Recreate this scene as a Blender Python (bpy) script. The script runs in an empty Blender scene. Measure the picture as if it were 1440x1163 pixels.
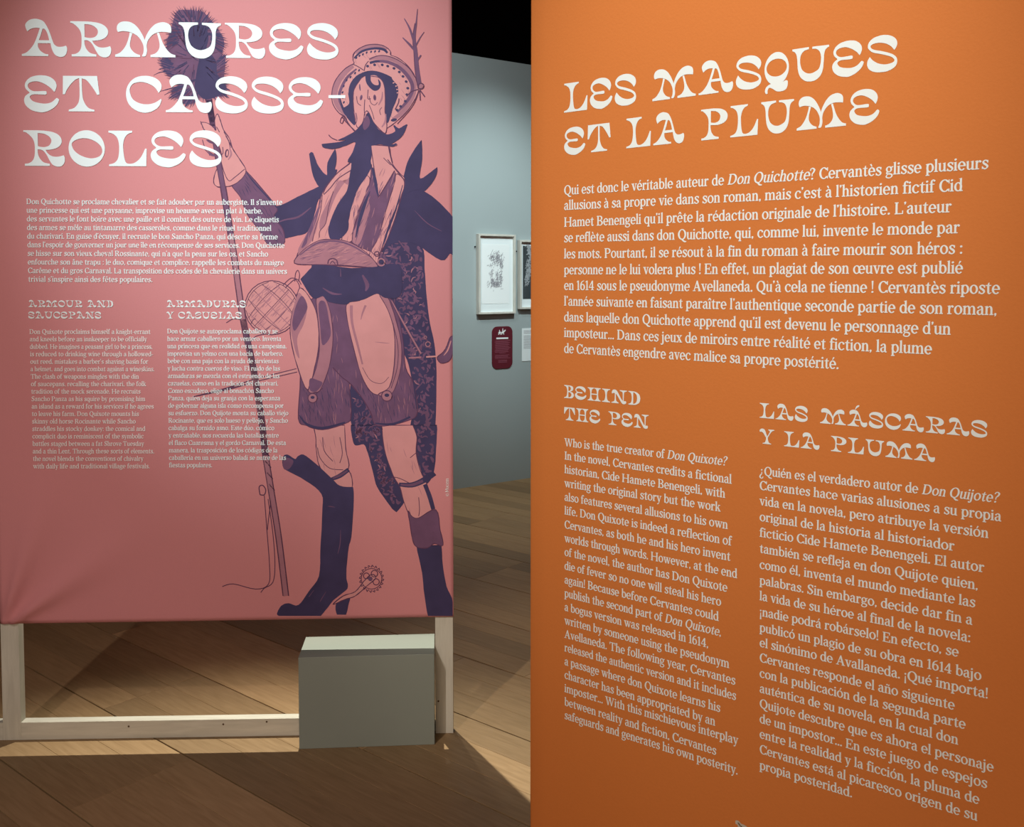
import bpy, math, random
from mathutils import Vector, Matrix
from mathutils.geometry import tessellate_polygon

# ------------------------------------------------------------------ camera
F = 1400.0; CX = 720.0; HORIZON = 387.0; CY = 457.0; EYE = 1.55
PITCH = math.atan((CY - HORIZON) / F)
scene = bpy.context.scene
col = scene.collection
cam_data = bpy.data.cameras.new('camera')
cam = bpy.data.objects.new('camera', cam_data)
col.objects.link(cam)
cam.location = (0, 0, EYE)
cam.rotation_euler = (math.pi / 2 - PITCH, 0, 0)
cam_data.sensor_fit = 'HORIZONTAL'
cam_data.sensor_width = 36.0
cam_data.lens = F / 1440.0 * 36.0
cam_data.shift_y = -(581.5 - CY) / 1440.0
cam_data.clip_start = 0.05
scene.camera = cam

# ------------------------------------------------------------------ world, exposure
world = bpy.data.worlds.new('world'); scene.world = world
world.use_nodes = True
bg = world.node_tree.nodes['Background']
bg.inputs[0].default_value = (1.0, 0.86, 0.70, 1)
bg.inputs[1].default_value = 0.045
vs = scene.view_settings
vs.view_transform = 'Standard'; vs.look = 'None'; vs.gamma = 1.0
vs.use_curve_mapping = False; vs.exposure = 0.0

# ------------------------------------------------------------------ lamps
def spot(name, loc, target, power, angle, color, radius=0.04, blend=1.0):
    d = bpy.data.lights.new(name, 'SPOT')
    d.energy = power; d.color = color; d.spot_size = math.radians(angle)
    d.spot_blend = blend; d.shadow_soft_size = radius
    o = bpy.data.objects.new(name, d); col.objects.link(o)
    o.location = loc
    o.rotation_euler = (Vector(target) - Vector(loc)).to_track_quat('-Z', 'Y').to_euler()
    return o
#LIGHTS
spot('banner_spot', (-1.41, 0.34, 3.9), (-0.76, 3.28, 2.0), 520, 33, (0.86, 1.0, 1.04), 0.05)
spot('banner_low_fill', (-1.75, -0.49, 3.9), (-0.80, 3.28, 0.85), 250, 44, (1.0, 0.86, 0.84), 0.05)  # added fill that lifts the lower half of the pink cloth
spot('floor_fill', (-1.70, -0.37, 4.3), (0.22, 3.75, 0.0), 260, 15, (1.0, 0.94, 0.82), 0.04)  # extra lamp added to brighten the floor right of the post
spot('orange_spot', (-0.45, 0.25, 3.7), (0.34, 1.63, 1.72), 255, 29, (0.98, 1.0, 0.96), 0.05)
spot('rear_spot', (-0.76, 4.38, 4.4), (-0.70, 2.0, 0.0), 1700, 48, (1.0, 0.96, 0.84), 0.02, 1.0)
spot('rear_low_spot', (-0.91, 5.38, 4.5), (0.35, 3.95, 0.0), 260, 28, (1.0, 0.92, 0.78), 0.02)
spot('wall_spot', (0.9, 4.9, 4.2), (-0.12, 7.4, 1.75), 540, 36, (0.88, 1.0, 1.0), 0.05)
spot('wall_wash', (-0.9, 4.6, 4.2), (-0.45, 7.2, 1.8), 200, 80, (0.86, 0.98, 1.0), 0.1)
spot('passage_fill', (0.5, 5.7, 4.6), (-0.15, 6.3, 0.0), 190, 46, (1.0, 0.95, 0.84), 0.05)  # added fill for the far floor and the foot of the grey wall
fill = bpy.data.lights.new('ambient_fill', 'AREA'); fill.energy = 84; fill.size = 3.0  # unseen area light added as general ambient fill, not a real panel
fill.color = (1.0, 0.80, 0.65)
fo = bpy.data.objects.new('ambient_fill', fill); col.objects.link(fo)
fo.location = (-0.6, -1.9, 2.3); fo.rotation_euler = (math.radians(86), 0, 0)

# ------------------------------------------------------------------ pixel -> world helpers
def ray(px, py):
    x = (px - CX) / F; y = -(py - CY) / F
    c, s = math.cos(PITCH), math.sin(PITCH)
    return Vector((x, c + y * s, -s + y * c))
CAM = Vector((0, 0, EYE))
def on_floor(px, py, z=0.0):
    r = ray(px, py); return CAM + r * ((z - EYE) / r.z)
class Plane:                                      # a vertical plane with in-plane coordinates u (along), v (height)
    def __init__(s, origin, direction):
        s.o = Vector((origin[0], origin[1], 0)); s.d = Vector((direction[0], direction[1], 0)).normalized()
        s.n = Vector((s.d.y, -s.d.x, 0))
        if s.n.dot(CAM - s.o) < 0: s.n = -s.n
    def uv(s, px, py):
        r = ray(px, py); t = (s.o - CAM).dot(s.n) / r.dot(s.n)
        p = CAM + r * t
        return ((p - s.o).dot(s.d), p.z)
    def at(s, u, v, off=0.0):
        return s.o + s.d * u + Vector((0, 0, v)) + s.n * off

# ------------------------------------------------------------------ materials
def new_mat(name):
    m = bpy.data.materials.new(name); m.use_nodes = True
    return m, m.node_tree, m.node_tree.nodes['Principled BSDF']
def mat(name, c, rough=0.7, spec=0.3, noise=0.0, scale=30.0, bump=0.0, stretch=(1, 1, 1), metal=0.0):
    m, nt, b = new_mat(name)
    b.inputs['Base Color'].default_value = (*c, 1); b.inputs['Roughness'].default_value = rough
    b.inputs['Specular IOR Level'].default_value = spec; b.inputs['Metallic'].default_value = metal
    if noise or bump:
        tc = nt.nodes.new('ShaderNodeTexCoord'); mp = nt.nodes.new('ShaderNodeMapping')
        mp.inputs['Scale'].default_value = stretch
        nz = nt.nodes.new('ShaderNodeTexNoise'); nz.inputs['Scale'].default_value = scale; nz.inputs['Detail'].default_value = 5
        nt.links.new(tc.outputs['Object'], mp.inputs['Vector']); nt.links.new(mp.outputs[0], nz.inputs['Vector'])
        if noise:
            mx = nt.nodes.new('ShaderNodeMix'); mx.data_type = 'RGBA'
            mx.inputs['A'].default_value = (*[k * (1 - noise) for k in c], 1)
            mx.inputs['B'].default_value = (*[min(1, k * (1 + noise)) for k in c], 1)
            nt.links.new(nz.outputs['Fac'], mx.inputs['Factor']); nt.links.new(mx.outputs['Result'], b.inputs['Base Color'])
        if bump:
            bp = nt.nodes.new('ShaderNodeBump'); bp.inputs['Strength'].default_value = bump; bp.inputs['Distance'].default_value = 0.002
            nt.links.new(nz.outputs['Fac'], bp.inputs['Height']); nt.links.new(bp.outputs[0], b.inputs['Normal'])
    return m
M = {}
M['pink'] = mat('pink_fabric', (0.60, 0.235, 0.245), 0.75, 0.25, 0.03, 260, 0.15)
M['orange'] = mat('orange_fabric', (0.60, 0.186, 0.042), 0.75, 0.25, 0.03, 260, 0.15)
M['white'] = mat('white_print', (0.755, 0.82, 0.825), 0.7, 0.2)
M['faded'] = mat('pale_pink_print', (0.82, 0.79, 0.78), 0.7, 0.2)
M['ink'] = mat('indigo_ink', (0.050, 0.038, 0.098), 0.7, 0.2, 0.30, 14)
M['mid'] = mat('violet_ink', (0.150, 0.070, 0.135), 0.7, 0.2, 0.30, 22)
M['wash'] = mat('mauve_wash', (0.36, 0.155, 0.195), 0.7, 0.2, 0.16, 26)
M['pale'] = mat('pale_wash', (0.60, 0.265, 0.265), 0.7, 0.2, 0.10, 20)
M['line'] = mat('violet_line', (0.105, 0.040, 0.085), 0.7, 0.2)
M['paper'] = mat('paper', (0.80, 0.86, 0.86), 0.8, 0.2)
M['mount'] = mat('mount_board', (0.74, 0.82, 0.83), 0.8, 0.2)
M['black'] = mat('black_paint', (0.006, 0.005, 0.006), 0.9, 0.1)
M['grey'] = mat('grey_paint', (0.235, 0.26, 0.22), 0.65, 0.3, 0.04, 6)
M['wall'] = mat('wall_paint', (0.325, 0.385, 0.39), 0.85, 0.15, 0.03, 3, 0.05)
M['maroon'] = mat('maroon_print', (0.11, 0.012, 0.022), 0.6, 0.3)
M['gap'] = mat('dark_subfloor', (0.02, 0.012, 0.008), 0.9, 0.1)
M['print_grey'] = mat('grey_print', (0.26, 0.26, 0.29), 0.8, 0.2, 0.3, 60)
M['print_dark'] = mat('dark_print', (0.045, 0.055, 0.06), 0.8, 0.2, 0.4, 18)
M['print_light'] = mat('pale_grey_print', (0.30, 0.33, 0.35), 0.8, 0.2, 0.4, 30)
def wood(name, a, b, along, rnd, knots=False, rough=0.5):
    m, nt, bs = new_mat(name); L = nt.links.new; N = nt.nodes.new
    tc = N('ShaderNodeTexCoord'); oi = N('ShaderNodeObjectInfo')
    add = N('ShaderNodeVectorMath'); add.operation = 'ADD'
    sc = N('ShaderNodeMath'); sc.operation = 'MULTIPLY'; sc.inputs[1].default_value = 37.0
    cmb = N('ShaderNodeCombineXYZ')
    L(oi.outputs['Random'], sc.inputs[0]); L(sc.outputs[0], cmb.inputs[0]); L(sc.outputs[0], cmb.inputs[1])
    L(tc.outputs['Object'], add.inputs[0]); L(cmb.outputs[0], add.inputs[1])
    mp = N('ShaderNodeMapping'); mp.inputs['Scale'].default_value = along
    L(add.outputs[0], mp.inputs['Vector'])
    nz = N('ShaderNodeTexNoise'); nz.inputs['Scale'].default_value = 9; nz.inputs['Detail'].default_value = 8; nz.inputs['Distortion'].default_value = 0.6
    L(mp.outputs[0], nz.inputs['Vector'])
    mx = N('ShaderNodeMix'); mx.data_type = 'RGBA'; mx.inputs['A'].default_value = (*a, 1); mx.inputs['B'].default_value = (*b, 1)
    ramp = N('ShaderNodeMapRange'); ramp.inputs[1].default_value = 0.32; ramp.inputs[2].default_value = 0.7
    L(nz.outputs['Fac'], ramp.inputs[0]); L(ramp.outputs[0], mx.inputs['Factor'])
    hsv = N('ShaderNodeHueSaturation')
    mr = N('ShaderNodeMapRange'); mr.inputs[3].default_value = 1 - rnd; mr.inputs[4].default_value = 1 + rnd
    L(oi.outputs['Random'], mr.inputs[0]); L(mr.outputs[0], hsv.inputs['Value']); L(mx.outputs['Result'], hsv.inputs['Color'])
    out = hsv.outputs[0]
    L(out, bs.inputs['Base Color'])
    bs.inputs['Roughness'].default_value = rough; bs.inputs['Specular IOR Level'].default_value = 0.3
    bp = N('ShaderNodeBump'); bp.inputs['Strength'].default_value = 0.15; bp.inputs['Distance'].default_value = 0.001
    L(nz.outputs['Fac'], bp.inputs['Height']); L(bp.outputs[0], bs.inputs['Normal'])
    return m
M['oak'] = wood('oak_plank', (0.250, 0.158, 0.074), (0.318, 0.208, 0.104), (0.8, 8, 1), 0.24)
M['pine'] = wood('raw_pine', (0.50, 0.475, 0.39), (0.60, 0.575, 0.48), (6, 6, 0.7), 0.02, rough=0.7)
M['pine_rail'] = wood('raw_pine_rail', (0.50, 0.475, 0.39), (0.60, 0.575, 0.48), (0.7, 6, 6), 0.02, rough=0.7)
M['frame_wood'] = wood('pale_frame_wood', (0.50, 0.50, 0.45), (0.60, 0.60, 0.54), (6, 6, 1), 0.02, rough=0.6)
M['knot'] = mat('knot', (0.10, 0.06, 0.035), 0.7, 0.2)

# ------------------------------------------------------------------ object helpers
def mesh_obj(name, verts, faces, material, parent=None):
    me = bpy.data.meshes.new(name); me.from_pydata([tuple(v) for v in verts], [], faces); me.validate()
    me.materials.append(material); me.update()
    o = bpy.data.objects.new(name, me); col.objects.link(o)
    if parent is not None: o.parent = parent; o.matrix_parent_inverse = parent.matrix_world.inverted()
    return o
def tag(o, label=None, cat=None, group=None, kind=None):
    if label: o['label'] = label
    if cat: o['category'] = cat
    if group: o['group'] = group
    if kind: o['kind'] = kind
    return o
def empty(name, loc, label, cat, group=None):
    o = bpy.data.objects.new(name, None); col.objects.link(o); o.location = loc
    o.empty_display_size = 0.1
    bpy.context.view_layer.update()
    return tag(o, label, cat, group)
BOXF = [(0, 3, 2, 1), (4, 5, 6, 7), (0, 1, 5, 4), (1, 2, 6, 5), (2, 3, 7, 6), (3, 0, 4, 7)]
def plane_box(pl, u0, u1, v0, v1, o0, o1):
    """box in plane coordinates, depth from offset o0 (back) to o1 (front)"""
    vs_ = [pl.at(u0, v0, o0), pl.at(u1, v0, o0), pl.at(u1, v0, o1), pl.at(u0, v0, o1),
           pl.at(u0, v1, o0), pl.at(u1, v1, o0), pl.at(u1, v1, o1), pl.at(u0, v1, o1)]
    return vs_, BOXF
def bevel(o, w=0.002, seg=2):
    b = o.modifiers.new('bevel', 'BEVEL'); b.width = w; b.segments = seg; b.limit_method = 'ANGLE'
    return o
def recalc(o):
    import bmesh
    bm = bmesh.new(); bm.from_mesh(o.data); bmesh.ops.recalc_face_normals(bm, faces=bm.faces); bm.to_mesh(o.data); bm.free()
    return o
def pbox(name, pl, u0, u1, v0, v1, o0, o1, m, parent=None, bev=0.0):
    o = recalc(mesh_obj(name, *plane_box(pl, u0, u1, v0, v1, o0, o1), m, parent))
    if bev: bevel(o, bev)
    return o

# ------------------------------------------------------------------ 2D shape helpers (lists of (verts, faces))
def catmull(pts, closed, n=4):
    """pts: (x, y, corner?, w) tuples -> smooth list; corner points stay sharp"""
    out = []; N_ = len(pts); last = N_ if closed else N_ - 1
    for i in range(last):
        p1 = pts[i]; p2 = pts[(i + 1) % N_]
        p0 = pts[i - 1] if (closed or i > 0) else p1
        p3 = pts[(i + 2) % N_] if (closed or i + 2 < N_) else p2
        if p1[2]: p0 = p1
        if p2[2]: p3 = p2
        straight = p1[2] and p2[2]
        for k in range(1 if straight else n):
            t = k / n
            q = []
            for a in (0, 1, 3):
                if straight: q.append(p1[a]); continue
                m1 = (p2[a] - p0[a]) * 0.5; m2 = (p3[a] - p1[a]) * 0.5
                t2 = t * t; t3 = t2 * t
                q.append((2 * t3 - 3 * t2 + 1) * p1[a] + (t3 - 2 * t2 + t) * m1 + (-2 * t3 + 3 * t2) * p2[a] + (t3 - t2) * m2)
            out.append(tuple(q))
    if not closed: out.append((pts[-1][0], pts[-1][1], pts[-1][3]))
    return out
def parse(s):
    out = []
    for tok in s.split():
        c = tok.endswith('c'); tok = tok.rstrip('c')
        a = tok.split(','); out.append((float(a[0]), float(a[1]), c, float(a[2]) if len(a) > 2 else 0.0))
    return out
def fill_loops(loops):
    vl = [[Vector((p[0], p[1], 0)) for p in lp] for lp in loops]
    tris = tessellate_polygon(vl)
    flat = [(p[0], p[1]) for lp in loops for p in lp]
    return flat, [tuple(t) for t in tris]
def shape(*strs, n=4):
    return fill_loops([catmull(parse(s), True, n) for s in strs])
def ribbon_pts(c):
    L_, R_ = [], []
    for i, (x, y, w) in enumerate(c):
        a = c[max(0, i - 1)]; b = c[min(len(c) - 1, i + 1)]
        dx, dy = b[0] - a[0], b[1] - a[1]; l = math.hypot(dx, dy) or 1
        nx, ny = -dy / l * w / 2, dx / l * w / 2
        L_.append((x + nx, y + ny)); R_.append((x - nx, y - ny))
    k = len(c)
    return L_ + R_, [(i, i + 1, k + i + 1, k + i) for i in range(k - 1)]
def rib(pts, n=4):
    return ribbon_pts(catmull([(p[0], p[1], False, p[2]) for p in pts], False, n))
def rect(x0, y0, x1, y1):
    return [(x0, y0), (x1, y0), (x1, y1), (x0, y1)], [(0, 1, 2, 3)]
def poly(*p):
    return fill_loops([list(p)])
def arc(cx, cy, rx, ry, a0, a1, tx, ty, n=22):
    o_, i_ = [], []
    for k in range(n + 1):
        a = math.radians(a0 + (a1 - a0) * k / n); c, s = math.cos(a), math.sin(a)
        o_.append((cx + rx * c, cy + ry * s)); i_.append((cx + (rx - tx) * c, cy + (ry - ty) * s))
    return o_ + i_, [(k, k + 1, n + 2 + k, n + 1 + k) for k in range(n)]
def ball(x, y, r, n=10):
    return [(x + r * math.cos(2 * math.pi * k / n), y + r * math.sin(2 * math.pi * k / n)) for k in range(n)], [tuple(range(n))]
# ------------------------------------------------------------------ display alphabet (flared, curled capitals)
def disp(x0, base, cap, w, *strs):
    """strs traced with y downward; normalised to cap height 700, starting at x=0. Each str is a list of loops."""
    s = 700.0 / cap; pieces = []
    for loops in strs:
        if isinstance(loops, str): loops = [loops]
        v, f = shape(*loops, n=4)
        pieces.append(([((x - x0) * s, (base - y) * s) for x, y in v], f))
    return pieces, w * s
DISP = {}
DISP['A'] = disp(20, 572, 482, 602,
 ['20,545c 20,572c 372,572c 372,545c 330,540 270,500 240,450 238,395c 405,395c 415,450 440,520 480,565 540,582 595,560 622,500 622,450 608,425c 560,440 500,440 455,410 430,350 405,270 370,180 320,100 260,70 200,62 130,80 80,130 78,180 100,235c 150,200 210,185 268,190c 240,270 210,350 170,430 110,500 60,535',
  '303,198c 330,200 355,235 375,290 388,355c 250,355c 275,290'])
RB = ['655,90c 800,90 930,95 1050,115 1130,160 1163,225 1145,290 1085,335 1000,355 940,357 840,350c 845,420 870,480 920,530 998,548c 998,578c 665,578c 665,548c 720,540 770,505 797,440 803,340 800,270 780,210 740,160 690,120 655,112c',
      '845,128c 920,135 985,165 1022,210 1020,260 990,300 940,318 890,318 845,308c']
DISP['R'] = disp(655, 578, 488, 545, RB, '840,325c 900,325 940,352 970,400 1020,440 1080,452 1140,445 1185,430c 1200,470 1192,530 1160,575 1105,588 1040,565 1000,510 960,430 920,375 870,350 840,350c')
DISP['P'] = disp(655, 578, 488, 510, RB)
DISP['M'] = disp(50, 582, 484, 810,
 '50,552c 50,582c 385,582c 385,555c 320,530 270,480 250,420 262,340 285,255c 250,245c 240,300 215,380 180,450 120,520',
 '95,240c 78,200 90,140 140,100 215,93 285,112 350,165 405,245 450,345 478,470 470,540 450,572 415,572 412,560 430,520 435,450 420,390 380,320 330,275 285,252 230,235 160,228',
 '805,245c 810,200 795,140 740,105 680,100 600,125 530,190 480,270 450,350 440,450 474,470 475,420 495,350 545,285 600,250 670,232 740,235',
 '615,250c 645,243c 670,320 700,400 750,480 800,530 860,552c 860,582c 525,582c 525,552c 590,530 635,480 650,420 640,340')
DISP['U'] = disp(870, 590, 484, 570,
 '870,105c 1130,105c 1130,135c 1060,150 1015,190 995,260 1000,340 1030,420 1090,470 1160,487 1230,470 1290,430 1315,350 1318,260 1295,190 1250,150 1182,138c 1182,108c 1440,115c 1440,140c 1390,170 1368,230 1362,330 1350,450 1310,540 1240,590 1165,602 1080,585 1010,530 970,450 955,350 948,250 930,180 900,145 870,130c')
DISP['E'] = disp(600, 503, 400, 385,
 '935,285c 895,240 830,195 760,168 700,170 655,190 645,225 670,260 720,278 835,275 850,295 835,315 720,312 675,325 665,350 700,390 780,412 850,415 910,395 955,355 972,358 985,375 960,430 900,480 820,512 760,512 680,490 620,440 600,385 610,340 640,310 662,293 625,255 612,205 640,150 700,112 790,98 880,112 940,155 962,210 950,260')
SS = '1365,290c 1330,245 1270,205 1200,185 1130,185 1095,200 1090,225 1130,255 1230,285 1330,325 1385,365 1402,420 1380,475 1320,508 1250,520 1150,510 1080,475 1052,425 1055,375 1080,330c 1120,375 1180,415 1260,437 1330,432 1368,412 1360,385 1320,355 1230,320 1120,285 1070,245 1055,205 1075,155 1130,118 1220,103 1310,118 1375,160 1398,210 1390,255'
DISP['S'] = disp(1052, 510, 398, 350, SS)
_s, _w = DISP['S']
DISP['Z'] = ([([(_w - x, y) for x, y in v], f) for v, f in _s], _w)
DISP['T'] = disp(582, 548, 483, 490,
 '590,65c 1045,65c 1072,318c 1040,322c 1000,250 940,165 895,118 840,100c 840,250 850,370 880,450 930,505 1000,525c 1000,548c 658,548c 658,525c 730,500 780,445 803,370 808,250 805,95c 750,120 690,180 640,250 610,315c 582,315c')
DISP['C'] = disp(85, 558, 484, 467,
 '512,298c 480,240 420,190 340,157 260,150 180,175 140,230 138,300 170,380 230,425 310,450 390,450 460,430 510,400 545,375c 550,395c 520,470 470,520 400,555 320,567 230,545 150,490 100,410 85,310 105,210 160,130 240,80 350,65 450,85 520,130 552,190 545,250')
_ov = ' '.join('%.0f,%.0f' % (905 + 240 * math.cos(a * math.pi / 8), 328 + 248 * math.sin(a * math.pi / 8)) for a in range(16))
DISP['O'] = disp(665, 568, 484, 480, [_ov, '708,265 760,215 850,190 950,200 1040,245 1100,310 1108,380 1070,435 980,462 890,450 800,410 735,350'])
_q = ' '.join('%.0f,%.0f' % (466 + 116 * math.cos(a * math.pi / 8), 282 + 142 * math.sin(a * math.pi / 8)) for a in range(16))
_qi = ' '.join('%.0f,%.0f' % (466 + 97 * math.cos(a * math.pi / 6), 274 + 76 * math.sin(a * math.pi / 6)) for a in range(12))
DISP['Q'] = disp(350, 424, 284, 232, [_q, _qi],
 '368,492c 356,470 366,435 400,412 440,408 500,410 555,392c 572,400 572,440 555,470 520,482 470,478 430,452 398,440 382,462 384,488c')
STEM = '330,25c 260,50 215,110 195,250 215,390 260,450 330,475c 330,500c 0,500c 0,475c 70,450 115,390 135,250 115,110 70,50 0,25c 0,0c 330,0c'
LEFT = '0,500c 0,475c 70,450 115,390 135,250 115,110 70,50 0,25c'
DISP['L'] = disp(0, 500, 500, 520, '0,0c 325,0c 325,25c 270,45 225,95 200,180 200,280 215,400 240,455 300,465 370,440 440,370 500,250c 520,255c 510,500c 0,500c 0,475c 70,455 120,400 140,300 140,180 115,95 60,45 0,25c')
DISP['I'] = disp(0, 500, 500, 330, STEM)
def _scale_stem(dx, k):
    out = []
    for p in STEM.split():
        c = p.endswith('c'); a, b = p.rstrip('c').split(','); out.append('%.0f,%s%s' % (float(a) * k + dx, b, 'c' if c else ''))
    return ' '.join(out)
DISP['H'] = disp(0, 500, 500, 540, _scale_stem(0, 0.8), _scale_stem(276, 0.8), '120,228c 420,228c 420,268c 120,268c')
DISP['D'] = disp(0, 500, 500, 470, ['0,0c 200,0 330,30 430,110 465,250 430,390 330,470 200,500 ' + LEFT, '190,35c 260,60 320,130 340,250 320,370 260,440 190,465c'])
DISP['B'] = disp(0, 500, 500, 415, ['0,0c 200,0 320,15 385,60 395,130 350,200 270,238 370,270 415,340 410,410 340,485 200,500 ' + LEFT,
 '185,35c 240,45 285,85 290,140 250,200 185,220c', '185,260c 260,275 310,330 305,400 255,450 185,465c'])
DISP['N'] = disp(0, 500, 500, 620, '0,475c 0,500c 290,500c 290,475c 210,430 180,350 175,100c 135,100c 130,350 100,430',
 '20,150c 15,90 50,20 120,-5 200,20 270,110 350,250 430,370 500,400 560,390c 590,420 575,480 520,510 450,505 390,450 300,310 210,180 150,130 90,125',
 '330,0c 620,0c 620,25c 540,55 500,120 490,400c 455,400c 450,120 420,60 330,25c')
DISP['Y'] = disp(0, 500, 500, 500, '10,110c 0,60 40,5 110,-10 170,20 210,100 250,210 270,280c 230,290c 180,220 130,140 70,100',
 '300,0c 500,0c 500,25c 420,60 350,160 280,290c 235,290c 310,160 350,70 300,25c',
 '225,270c 285,270c 295,380 330,450 400,475c 400,500c 110,500c 110,475c 180,450 215,380')
_a, _aw = DISP['A']
DISP['Á'] = (_a + [shape('330,760c 380,900 470,960 520,940 480,880 400,820 350,745c')], _aw)
DISP['-'] = ([rect(0, 305, 330, 345)], 330)
DGAP, DSPACE = 75, 300

# ------------------------------------------------------------------ text alphabet (sturdy serif), x-height 500, caps 700
S = 96; TH = 52; SH = 46
def sf(x0, x1, y): return rect(x0, y, x1, y + SH)
def st(x, y0, y1, w=S): return rect(x, y0, x + w, y1)
def flag(x, y): return poly((x - 52, y - SH), (x - 52, y - SH + 14), (x + S, y + 10), (x + S, y - 50), (x, y - SH - 10))
def shoulder(x): return [rib([(x - 4, 370, 34), (x + 50, 450, 48), (x + 125, 476, 58), (x + 190, 425, 88), (x + 216, 320, S)]), rect(x + 168, 0, x + 264, 325), sf(x + 118, x + 314, 0)]
BODY = {}
def G(ch, adv, *p):
    out = []
    for q in p:
        if isinstance(q, list): out += q
        else: out.append(q)
    BODY[ch] = (out, adv)
G('o', 490, arc(245, 250, 225, 264, 0, 360, 100, 56))
G('c', 440, arc(245, 250, 225, 264, 48, 322, 100, 56), ball(368, 400, 54))
G('e', 462, arc(235, 250, 215, 264, 0, 318, 100, 56), rect(100, 232, 446, 280))
G('n', 490, st(62, 0, 470), flag(62, 500), sf(12, 208, 0), shoulder(158))
G('m', 760, st(62, 0, 470), flag(62, 500), sf(12, 208, 0), shoulder(158), shoulder(424))
G('h', 490, st(62, 0, 720), flag(62, 745), sf(12, 208, 0), shoulder(158))
G('u', 490, st(58, 130, 470), flag(58, 500), st(322, 0, 470), flag(322, 500), sf(400, 470, 0), rib([(106, 170, S), (124, 70, 84), (190, 22, 58), (260, 40, 48), (330, 125, 34)]))
G('r', 370, st(62, 0, 470), flag(62, 500), sf(12, 240, 0), rib([(150, 330, 34), (190, 425, 48), (250, 470, 64), (300, 462, 70)]), ball(308, 430, 54))
G('ı', 228, st(62, 0, 470), flag(62, 500), sf(10, 214, 0))
G('i', 228, BODY['ı'][0], ball(106, 640, 60))
G('l', 228, st(62, 0, 720), flag(62, 745), sf(10, 214, 0))
G('d', 492, arc(232, 250, 212, 264, 0, 360, 100, 56), st(330, 0, 720), flag(330, 745), sf(420, 480, 0))
G('b', 492, st(62, 20, 720), flag(62, 745), arc(260, 250, 212, 264, 0, 360, 100, 56))
G('p', 492, st(62, -200, 470), flag(62, 500), sf(12, 222, -200), arc(260, 250, 212, 264, 0, 360, 100, 56))
G('q', 482, arc(232, 250, 212, 264, 0, 360, 100, 56), st(330, -200, 490), sf(280, 476, -200))
G('a', 448, rect(270, 80, 366, 350), rib([(318, 335, S), (300, 435, 84), (225, 484, 58), (135, 462, 50)]), ball(108, 405, 52),
  rib([(290, 300, 44), (190, 272, 48), (95, 215, 80), (78, 120, S), (125, 30, 66), (200, 14, 54), (290, 80, 46)]), rib([(318, 100, S), (340, 26, 70), (425, 18, 44)]))
G('s', 396, rib([(345, 372, 44), (290, 462, 60), (190, 482, 62), (100, 410, 84), (140, 310, S), (260, 228, 104), (330, 130, 88), (265, 28, 64), (160, 14, 56), (58, 100, 44)]), rect(326, 348, 366, 490), rect(36, 10, 76, 150))
G('t', 334, rect(104, 110, 200, 500), rib([(152, 130, S), (172, 40, 80), (235, 16, 54), (315, 76, 36)]), rect(22, 450, 306, 496), poly((104, 490), (200, 490), (200, 640), (160, 620)))
G('f', 318, st(80, 0, 560), sf(20, 250, 0), rect(15, 450, 300, 496), rib([(128, 540, S), (150, 660, 84), (220, 716, 58), (285, 706, 52)]), ball(295, 668, 50))
G('g', 462, arc(212, 325, 182, 182, 0, 360, 92, 52), poly((300, 440), (330, 400), (460, 440), (460, 500), (380, 490)),
  rib([(130, 175, 52), (72, 120, 64), (120, 62, 66), (260, 52, 76), (375, 10, 80), (395, -75, 72), (320, -165, 56), (200, -188, 54), (85, -160, 56), (48, -90, 62), (95, -10, 46), (150, 40, 40)]))
def vee(x, w=1.0): return [poly((x + 40, 490), (x + 148, 490), (x + 276, 0), (x + 205, 0)), poly((x + 400, 490), (x + 350, 490), (x + 222, 0), (x + 268, 0)), rect(x + 0, 454, x + 205, 500)]
G('v', 448, vee(0), rect(300, 454, 455, 500))
G('w', 700, vee(0), vee(255), rect(545, 454, 705, 500))
G('x', 470, poly((40, 490), (156, 490), (440, 10), (324, 10)), poly((400, 490), (346, 490), (66, 10), (122, 10)), rect(8, 454, 212, 500), rect(290, 454, 448, 500), rect(10, 0, 180, 46), rect(270, 0, 470, 46))
G('y', 448, vee(0), rect(300, 454, 455, 500), poly((222, 0), (268, 0), (200, -170), (140, -190)), ball(120, -165, 50))
G('z', 420, rect(40, 440, 380, 496), rect(40, 0, 390, 56), poly((270, 450), (380, 450), (150, 40), (40, 40)), rect(40, 360, 84, 480), rect(346, 10, 390, 150))
G('k', 490, st(62, 0, 720), flag(62, 745), sf(12, 208, 0), poly((150, 230), (150, 170), (400, 470), (345, 490)), poly((200, 290), (270, 340), (450, 10), (345, 10)), sf(290, 485, 0), rect(270, 454, 440, 500))
G('j', 235, st(62, -80, 470), flag(62, 500), ball(106, 640, 60), rib([(110, -70, S), (90, -160, 74), (10, -195, 54), (-30, -180, 50)]), ball(-25, -155, 44))
def ac(x): return poly((x - 30, 565), (x + 10, 555), (x + 110, 700), (x + 30, 725))
def gr(x): return poly((x + 30, 565), (x - 10, 555), (x - 110, 700), (x - 30, 725))
def ci(x): return [poly((x - 120, 575), (x - 80, 560), (x + 10, 660), (x, 720), (x - 40, 720)), poly((x + 120, 575), (x + 80, 560), (x - 10, 660), (x, 720), (x + 40, 720))]
for ch, b, f_, x in (('é', 'e', ac, 235), ('è', 'e', gr, 235), ('ê', 'e', ci, 235), ('á', 'a', ac, 215), ('à', 'a', gr, 215), ('â', 'a', ci, 215), ('ó', 'o', ac, 245), ('ú', 'u', ac, 245), ('í', 'ı', ac, 106), ('î', 'ı', ci, 106)):
    G(ch, BODY[b][1], BODY[b][0], f_(x))
G('ñ', 490, BODY['n'][0], rib([(130, 590, 36), (185, 650, 56), (245, 620, 56), (310, 600, 56), (360, 660, 36)]))
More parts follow.
